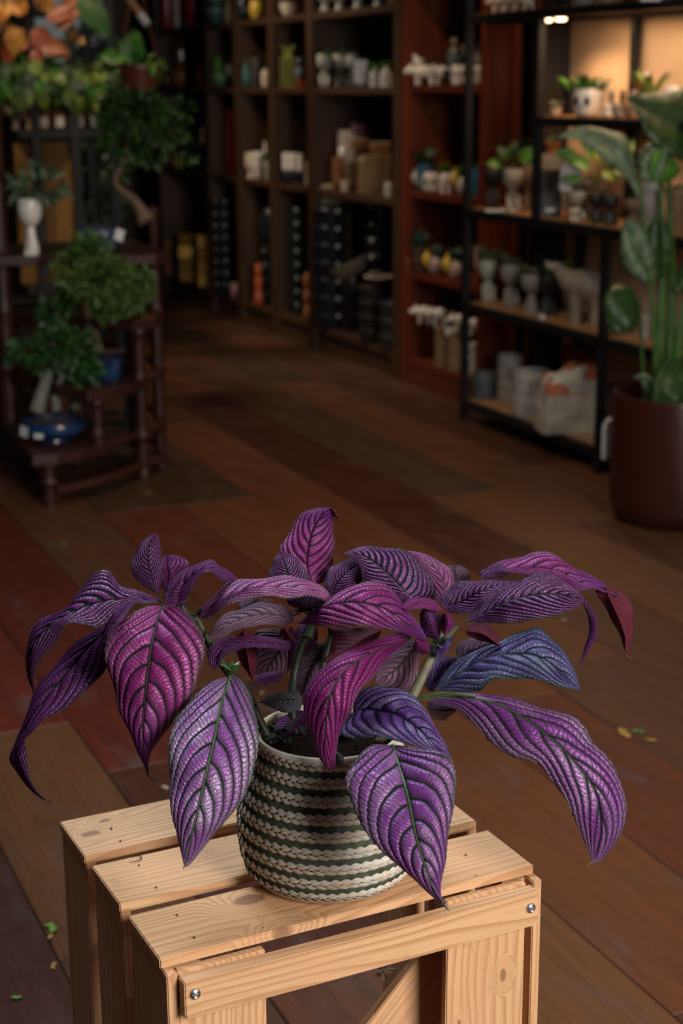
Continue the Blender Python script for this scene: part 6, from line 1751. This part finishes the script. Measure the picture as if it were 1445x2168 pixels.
# ------------------------------------------------------------------ big tropical plant in the maroon tub
def maroon_tub():
    c = rm(2.775, 3.83, 0); r = root('potted_plant', 'tall broad-leaved tropical plant in a maroon tub at the right edge', 'potted plant', c, 0)
    mm = plain('maroon_glaze', (0.034, 0.0058, 0.0035), .32, var=.12, scale=8, spec=.5)
    Rr = .193; Ht = .385
    mb = MB(); mb.lathe([(Rr*.80, 0), (Rr*.93, .02), (Rr*.995, .06), (Rr*1.0, .2), (Rr*1.0, Ht-.01), (Rr*.985, Ht), (Rr*.93, Ht), (Rr*.92, Ht-.05)], n=56); mb.build('tub', mm, r)
    mb = MB(); mb.lathe([(Rr*.925, Ht-.055), (Rr*.4, Ht-.045), (.001, Ht-.04)], n=32, close=False); mb.build('soil', plain('bonsai_soil', (0.03, 0.018, 0.01), .95), r)
    t0 = float((c + np.array([0, 0, Ht]) - C0) @ FW)
    def P(x, y, dd=0): return rel(r, at_t(x, y, t0+dd))
    for pts, rad in (([(1392, 905, 0), (1394, 780, 0), (1402, 600, 0), (1400, 460, 0), (1396, 330, 0), (1385, 270, 0)], [13, 12, 10, 6, 5, 4]),
                     ([(1405, 905, .02), (1420, 700, .02), (1422, 560, .02), (1415, 400, .02), (1420, 300, .02)], [12, 10, 8, 5, 4]),
                     ([(1380, 910, -.02), (1388, 760, -.02), (1372, 560, -.02), (1358, 430, -.02), (1350, 380, -.02)], [9, 7, 5, 4, 3]),
                     ([(1372, 910, .03), (1360, 780, .03), (1356, 690, .03), (1352, 640, .03)], [5, 4, 3, 3]),
                     ([(1425, 905, 0), (1440, 700, 0), (1470, 540, 0)], [12, 9, 6])):
        Q = cr_spline([(x, y, dd) for x, y, dd in pts], 20)
        rr_ = np.interp(np.linspace(0, 1, 20), np.linspace(0, 1, len(rad)), rad)
        mb = MB(); mb.tube([P(*q) for q in Q], [q*t0/F_PX for q in rr_], 10); mb.build('stalk', G['stalk'], r)
    def bl(mid, A, B, d, mat=G['banana'], da=.03, db=-.02):
        N, V = 30, 15
        m = cr_spline(mid, N); a = cr_spline([mid[0]]+A+[mid[-1]], N); b = cr_spline([mid[0]]+B+[mid[-1]], N)
        dep = np.interp(np.linspace(0, 1, N), np.linspace(0, 1, len(d)), d); vs = []; fs = []
        for i in range(N):
            s_ = math.sin(math.pi*i/(N-1))
            for j in range(V):
                v = j/(V-1)*2-1
                e = a[i] if v < 0 else b[i]; dd = (da if v < 0 else db)*s_*abs(v) - .015*math.sin(abs(v)*3.0)*s_ + .003*math.sin(i*1.3)*abs(v)
                q = m[i]+(e-m[i])*abs(v); vs.append(P(q[0], q[1], dep[i]+dd))
        for i in range(N-1):
            for j in range(V-1):
                k = i*V+j; fs.append((k, k+1, k+V+1, k+V))
        mb = MB(); mb.add(vs, fs); o = mb.build('leaf', mat, r)
        md = o.modifiers.new('thickness', 'SOLIDIFY'); md.thickness = .001
    # upper right big leaf
    bl([(1322, 208), (1370, 235), (1420, 260), (1500, 300)], [(1350, 200), (1410, 195), (1470, 190)], [(1345, 235), (1370, 290), (1410, 325), (1470, 345)], (-.05, 0, .05))
    bl([(1420, 330), (1400, 350), (1380, 385)], [(1440, 360), (1415, 385)], [(1395, 315), (1376, 345)], (0, -.03), G['green'])
    # left leaning leaf
    bl([(1358, 432), (1310, 335), (1260, 300), (1178, 290)], [(1330, 300), (1290, 278), (1230, 268)], [(1330, 385), (1290, 350), (1230, 300)], (-.02, -.06, -.10), G['olive'])
    bl([(1358, 380), (1385, 345), (1410, 300)], [(1345, 340), (1370, 305)], [(1390, 380), (1410, 340)], (0, -.02), G['olive'])
    # middle folded leaf
    bl([(1385, 610), (1355, 560), (1330, 510), (1322, 465)], [(1330, 580), (1312, 545), (1314, 500)], [(1382, 560), (1370, 500), (1345, 470)], (0, -.03, -.05), G['olive'])
    bl([(1395, 600), (1390, 540), (1392, 440)], [(1360, 570), (1365, 500)], [(1415, 570), (1418, 500)], (0, -.03, -.04), G['banana'])
    bl([(1355, 650), (1320, 620), (1282, 640), (1290, 700)], [(1335, 610), (1300, 605), (1276, 640)], [(1345, 690), (1322, 705), (1300, 705)], (.02, -.02, -.02), G['banana'])
    bl([(1420, 610), (1460, 560), (1500, 560)], [(1430, 580), (1470, 530)], [(1440, 620), (1480, 600)], (0, 0), G['banana'])
    # low right leaf clump
    bl([(1445, 760), (1410, 790), (1392, 840), (1400, 915)], [(1410, 760), (1385, 790), (1375, 850)], [(1450, 800), (1440, 860), (1425, 910)], (-.03, -.08, -.05), G['banana'])
    bl([(1480, 790), (1450, 830), (1430, 910)], [(1440, 780), (1410, 840)], [(1500, 840), (1470, 900)], (-.05, -.1, -.06), G['banana'])
    bl([(1385, 860), (1370, 810), (1340, 800)], [(1360, 830), (1350, 800)], [(1390, 820), (1365, 790)], (0, -.02), G['olive'])
maroon_tub()

# ------------------------------------------------------------------ the leafy corner at the left
def white_figure():
    p = rm(*rm_from(68, 540, .735)); u = mpp(p)
    r = goblet_head('white kneeling figure planter with a head-shaped cup on the stepped stand', p, 52, 118, WHITE, None, None, sit=False)
    scatter_root(r, 'foliage', [(80, 395, 60, 26, .08, 150, 30, 14)], G['olive'], 3)
def rm_from(px, py, z):
    q = at_z(px, py, z); return (q @ NV, q @ DV, z)
def scatter_root(r, name, specs, mat, seed, dirmode='out', droop=.4):
    mb = MB(); t = float((np.array(r.location) - C0) @ FW)
    for i, (cx_, cy_, rx, ry, dt, n, L, W) in enumerate(specs):
        scatter(mb, cx_, cy_, rx, ry, t, dt, n, L, W, seed*31+i, droop, dirmode, base=r.location)
    return mb.build(name, mat, r)
white_figure()
gL = 'small pots on the far left rack'
a0, a1, z0 = FR
def on_far(px, dz=0): 
    d = ray(px, 250); k = (px-CX)/F_PX; w = RT-k*FW; b = 7.62
    a = -(b*(DV @ w) + (z0+.001-H)*w[2])/(NV @ w); return rm(a, b, z0+.001+dz)
r = animal('pink pig planter hanging its leg over the far left rack', on_far(50), 66, 60, PINKW, gL, 'pig', None, None, 0, 1)
scatter_root(r, 'foliage', [(45, 205, 50, 24, .12, 120, 26, 13)], G['dark'], 4)
for i, x in enumerate((96, 130, 170, 205)):
    r = root('flower_pot', ['first', 'second', 'third', 'fourth'][i] + ' small dark red pot from the left on the far rack', 'potted plant', on_far(x), 0, gL)
    u = mpp(r.location); mb = MB(); R = 17*u; Hh = 38*u
    mb.lathe([(R*.7, 0), (R*.95, Hh*.8), (R*1.03, Hh*.82), (R*1.03, Hh), (R*.9, Hh)], n=20); mb.build('pot', TERRA, r)
    mb = MB(); mb.box(-9*u, 9*u, -R*1.06-.004, -R*1.06-.002, 4*u, 26*u); mb.build('label', PAPER, r, smooth=False)
    scatter_root(r, 'foliage', [[(75, 165, 70, 34, .18, 130, 30, 22)], [(120, 185, 60, 32, .18, 110, 30, 22), (60, 130, 50, 20, .1, 30, 40, 28)], [(175, 175, 50, 30, .15, 110, 30, 22)], [(215, 205, 40, 34, .15, 110, 26, 16)]][i], G['lime'] if i != 0 else G['green'], 10+i)
def hanging(label, px, py, mat, potm, specs, t, w=0, h=0, cords=True, seed=1, cat='hanging plant', droop=.4):
    p = at_t(px, py, t); u = t/F_PX
    r = root('hanging_plant', label, cat, p, 0)
    if w:
        mb = MB(); R = w*u/2; Hh = h*u
        mb.lathe([(R*.62, 0), (R*.72, Hh*.05), (R*.97, Hh*.82), (R*1.06, Hh*.86), (R*1.06, Hh), (R*.94, Hh), (R*.9, Hh*.8)], n=28); mb.build('pot', potm, r)
        if cords:
            for s_ in (-1, 1):
                mb = MB(); mb.tube([(s_*R*.95, 0, Hh*.95), (0, 0, Hh*4.2)], 1.6*u, 6); mb.build('cord', plain('orange_cord', (0.20, 0.06, 0.02), .7), r)
            mb = MB(); mb.tube([(0, 0, Hh*4.2), (0, 0, 2.9-float(p[2]))], 1.2*u, 6); mb.build('hook', BLACKM, r)
    scatter_root(r, 'foliage', specs, mat, seed, droop=droop)
    return r
r = hanging('hanging red-brown pot with green leaves in front of the bookcase', 297, 200, G['green'], plain('red_brown_plastic', (0.13, 0.030, 0.018), .4), [(300, 130, 40, 12, .08, 16, 46, 34)], 6.4, 88, 60, seed=2)
u = 6.4/F_PX
broad((-14*u, -.02, 62*u), (.1, -.1, 1), (0, -1, .3), 70*u, 52*u, .2).build('leaf', G['green'], r)
broad((10*u, -.05, 54*u), (.6, -.3, .2), (0, -1, .3), 34*u, 24*u, .2).build('leaf', G['lime'], r)
# bronze-leaved plant high up, standing on the upper far shelf
def bronze():
    p = on_far(70); p = p + np.array([0, 0, 1.62-z0]); r = root('potted_plant', 'bronze and orange leaved plant glowing at the top left corner', 'potted plant', rm(float(p @ NV), 7.7, 1.621), 0)
    u = mpp(r.location); mb = MB(); mb.lathe([(20*u, 0), (30*u, 40*u), (32*u, 44*u), (28*u, 44*u)], n=20); mb.build('pot', TERRA, r)
    t = 6.9; r_ = random.Random(12)
    lf = [(20, 20, 60, 40, 200, 'bronze'), (40, 60, 56, 50, 250, 'bronze'), (10, 50, 60, 50, 270, 'bronze'), (75, 60, 62, 46, 300, 'rust'), (100, 40, 70, 40, 20, 'rust'), (85, 20, 60, 44, 60, 'bronze'),
          (120, 60, 60, 34, 45, 'rust'), (60, 95, 70, 34, 180, 'rust'), (90, 95, 60, 36, 340, 'rust'), (75, 105, 44, 28, 280, 'rust'), (110, 85, 50, 34, 320, 'bronze'), (140, 75, 46, 32, 350, 'bronze'),
          (50, 30, 60, 40, 120, 'bronze'), (30, 90, 56, 36, 240, 'rust'), (130, 30, 50, 30, 50, 'rust'), (5, 10, 50, 44, 150, 'bronze'), (35, 10, 50, 44, 80, 'bronze'), (100, 110, 40, 24, 10, 'rust')]
    for x, y, L, W, ang, m in lf:
        a = math.radians(ang); b0 = rel(r, at_t(x, y, t + r_.uniform(-.12, .12)))
        broad(tuple(b0), (math.cos(a), r_.uniform(-.6, .1), math.sin(a)), (r_.uniform(-.3, .3), -1, r_.uniform(.2, .9)), L*t/F_PX, W*t/F_PX, .3).build('leaf', G[m], r)
bronze()
# variegated climber leaves spilling over the far rack
def climber():
    r = root('trailing_plant', 'yellow-green trailing plant with heart-shaped leaves spilling over the far rack', 'potted plant', on_far(120, .0) + DV*.12, 0)
    u = mpp(r.location); mb = MB(); mb.lathe([(22*u, 0), (32*u, 34*u), (34*u, 38*u), (30*u, 38*u)], n=20); mb.build('pot', DKBRN, r)
    r_ = random.Random(21); t = 6.6
    for k in range(74):
        x = r_.uniform(0, 255); y = 132 + r_.uniform(0, 62) + (x/255)*12
        if k % 14 == 0: y += 24
        a = math.radians(r_.uniform(200, 340)); L = r_.uniform(26, 46)
        b0 = rel(r, at_t(x, y, t + r_.uniform(-.15, .2)))
        broad(tuple(b0), (math.cos(a), r_.uniform(-.7, .1), math.sin(a)), (r_.uniform(-.4, .4), -1, r_.uniform(.3, 1.2)), L*t/F_PX, L*.8*t/F_PX, .35, 7).build('leaf', G[['lime', 'green', 'lime', 'olive', 'dark'][k % 5]], r)
climber()
# large grey-green leafed plants filling the space below the far rack
def shrub(label, px, py, z, specs, mat, seed, potm=DKBRN, t=None, L=None):
    p = at_z(px, py, z) if t is None else at_t(px, py, t)
    if t is not None: p = np.array([p[0], p[1], 0.0])
    r = root('potted_plant', label, 'potted plant', p, 0, None); 
    mb = MB(); mb.lathe([(.09, 0), (.12, .2), (.13, .21), (.13, .23), (.11, .23)], n=24); mb.build('pot', potm, r)
    mb = MB()
    tt = float((p-C0) @ FW) if t is None else t
    for cx_, cy_, *_ in specs: mb.tube([(0, 0, .2), rel(r, at_t(cx_, cy_+20, tt))*1.0], .006, 6)
    mb.build('stem', BARK, r)
    m_ = MB()
    for i, (cx_, cy_, rx, ry, dt, n, l, w) in enumerate(specs):
        scatter(m_, cx_, cy_, rx, ry, tt, dt, n, l, w, seed*17+i, .4, 'out', base=r.location)
    m_.build('foliage', mat, r)
    return r
shrub('grey-green variegated plant behind the stepped stand', 190, 0, 0, [(192, 345, 38, 46, .2, 60, 46, 26), (195, 430, 46, 55, .2, 80, 42, 24), (130, 470, 50, 45, .2, 80, 40, 22)], G['olive'], 6, t=8.2)
shrub('dark leafy plant between the far rack and the bonsai crown', 215, 0, 0, [(220, 330, 30, 50, .2, 90, 40, 20), (205, 440, 50, 55, .2, 120, 40, 18), (150, 440, 50, 40, .2, 80, 40, 18)], G['dark'], 7, t=8.6)
shrub('pale spotted plant against the back window', 205, 0, 0, [(200, 110, 40, 50, .25, 150, 34, 14), (215, 150, 40, 40, .2, 110, 34, 16)], G['olive'], 8, t=9.0)
shrub('dark green fern at the far left edge beside the stand', 0, 760, 0, [(-5, 720, 30, 110, .15, 180, 34, 10), (8, 800, 24, 60, .12, 90, 32, 10)], G['dark'], 9, t=5.6)
r = root('potted_plant', 'plant with one large dark green leaf hanging before the back window', 'potted plant', rm(2.05, 7.75, 1.621), 0)
mb = MB(); mb.lathe([(.05, 0), (.07, .12), (.075, .13), (.06, .13)], n=20); mb.build('pot', DKBRN, r)
q0 = rel(r, at_t(160, -20, 7.0)); mb = MB(); mb.tube([(0, 0, .1), (0, -.05, .3), q0], .006, 6); mb.build('stem', G['stalk'], r)
broad(tuple(q0), (.55, -.2, -.72), (0, -1, .5), 120*7/F_PX, 58*7/F_PX, .1).build('leaf', plain('deep_green_leaf', (0.02, 0.07, 0.015), .4), r)
# wooden slat with a white tip
r = root('bamboo_stake', 'pale wooden stake with a white tip leaning in from the top left', 'stake', at_t(312, 52, 6.0), 0); u = 6.0/F_PX
mb = MB(); e = rel(r, at_t(232, -60, 6.0)); mb.tube([(0, 0, 0), tuple(e)], 7.5*u, 8); mb.build('stake', OAK, r)
mb = MB(); mb.tube([(0, 0, 0), tuple(e*.2)], 8.2*u, 8); mb.build('tip', PAPER, r)
# boxes on the lower shelf of the far rack
gO = 'cardboard cartons on the far left rack'
for i, (x, w) in enumerate(((52, 56), (116, 66))):
    p = rm(float(on_far(x) @ NV), 7.58, .351)
    box(['left', 'right'][i] + ' tall orange-brown carton under the far rack shelf', p, w, 290, 60, plain('ochre_carton', (0.22, 0.11, 0.025), .8), group=gO)
vase('dusty pink pot beside the curved bonsai trunk', rm(3.10, 9.95, .117), 34, 130, PINKG, 'pot', gLow, 'pot')
# fallen leaves and crumbs on the floor and on the crate
rr = random.Random(9)
lfm = [plain('fallen_leaf_green', (0.12, 0.26, 0.03), .6), plain('fallen_leaf_yellow', (0.40, 0.22, 0.05), .6), plain('fallen_petal', (0.45, 0.38, 0.28), .6)]
for i, (x, y, s_, m, lab) in enumerate(((115, 1963, 12, 0, 'crumpled green leaf fallen on the floor left of the crate'), (110, 1984, 6, 1, 'tiny yellow leaf beside the green one on the floor'), (35, 2115, 7, 0, 'small green leaf on the floor near the bottom left corner'),
      (110, 2045, 7, 1, 'ochre leaf scrap on the floor left of the crate'), (130, 1153, 6, 0, 'bright green leaf scrap on the floor above the left leaves'), (352, 1667, 6, 2, 'whitish petal on the floor behind the crate'),
      (1312, 1553, 14, 1, 'ochre leaf on the floor at the right'), (1378, 1570, 8, 1, 'second ochre leaf scrap farther right on the floor'), (1352, 1548, 7, 0, 'pale green scrap between two ochre leaves on the floor'), (313, 1045, 5, 1, 'yellow scrap on the floor by the stepped stand'),
      (1192, 1315, 5, 2, 'cream crumb on the floor below the right leaves'), (557, 1468, 5, 1, 'yellow scrap on the floor seen between the stems'))):
    p = at_z(x, y, .002); u = mpp(p); r = root('fallen_leaf', lab, 'fallen leaf', p, rr.uniform(0, 6), 'scraps on the floor')
    mb = MB(); n_ = 5
    for k in range(2): mb.blade((0, 0, .0008+k*.0008), (math.cos(k*1.9), math.sin(k*1.9), .06), (0, 0, 1), s_*u*2.0, s_*u*1.5, .12)
    mb.build('blade', lfm[m], r)
dirt = plain('dried_crumb', (0.035, 0.022, 0.014), .9)
for i, (x, y, lab) in enumerate(((235, 1755, 'dark dried crumb on the back plank'), (254, 1781, 'second dark crumb on the back plank near its edge'), (293, 1833, 'dark crumb beside a dried tendril on the middle plank'), (330, 1880, 'dark crumb left of centre on the middle plank'),
      (376, 1938, 'dark crumb on the front plank left of the knot'), (411, 1986, 'larger dark crumb on the front plank'), (985, 1811, 'dark crumb on the front plank right of the pot'))):
    p = at_z(x, y, CR_O[2]+.0006); u = mpp(p); r = root('dried_crumb', lab, 'crumb', p, i, 'crumbs on the crate'); mb = MB()
    for k in range(4): mb.ell((rr.uniform(-2, 2)*u, rr.uniform(-2, 2)*u, .0006), (rr.uniform(1, 2.4)*u, 1.0*u, .0009), 6)
    mb.build('crumb', dirt, r)
p = at_z(290, 1820, CR_O[2]+.001); r = root('dried_tendril', 'thin dried curled tendril lying on the middle plank', 'tendril', p); mb = MB()
mb.tube([rel(r, at_z(x, y, CR_O[2]+.0012)) for x, y in ((273, 1826), (288, 1824), (298, 1820), (300, 1815), (296, 1812), (288, 1813))], [.0002, .0004, .0005, .0005, .0004, .0002], 6); mb.build('tendril', dirt, r)

# dried sprig caught under the front rail
def dried_sprig():
    c_, s_ = math.cos(CR_YAW), math.sin(CR_YAW)
    q = CR_O + np.array([.232*c_+.322*s_, .232*s_-.322*c_, -.052])
    r = root('dried_sprig', 'dry brown sprig caught under the front rail of the crate', 'sprig', q); r_ = random.Random(2)
    mb = MB(); mb.tube([(0, 0, 0), (-.004, -.002, -.012), (-.012, -.003, -.022)], .0006, 6); mb.build('stem', dirt, r)
    mb = MB()
    for k in range(16):
        a = r_.uniform(0, 6.28); f = r_.random()
        mb.blade((-.010*f, -.002, -.004-.018*f), (math.cos(a), math.sin(a)*.5, r_.uniform(-1, .6)), (0, -1, .2), .007*r_.uniform(.5, 1.3), .0022, .4)
    mb.build('dry_leaves', plain('dry_brown_leaf', (0.09, 0.05, 0.03), .9), r)
dried_sprig()
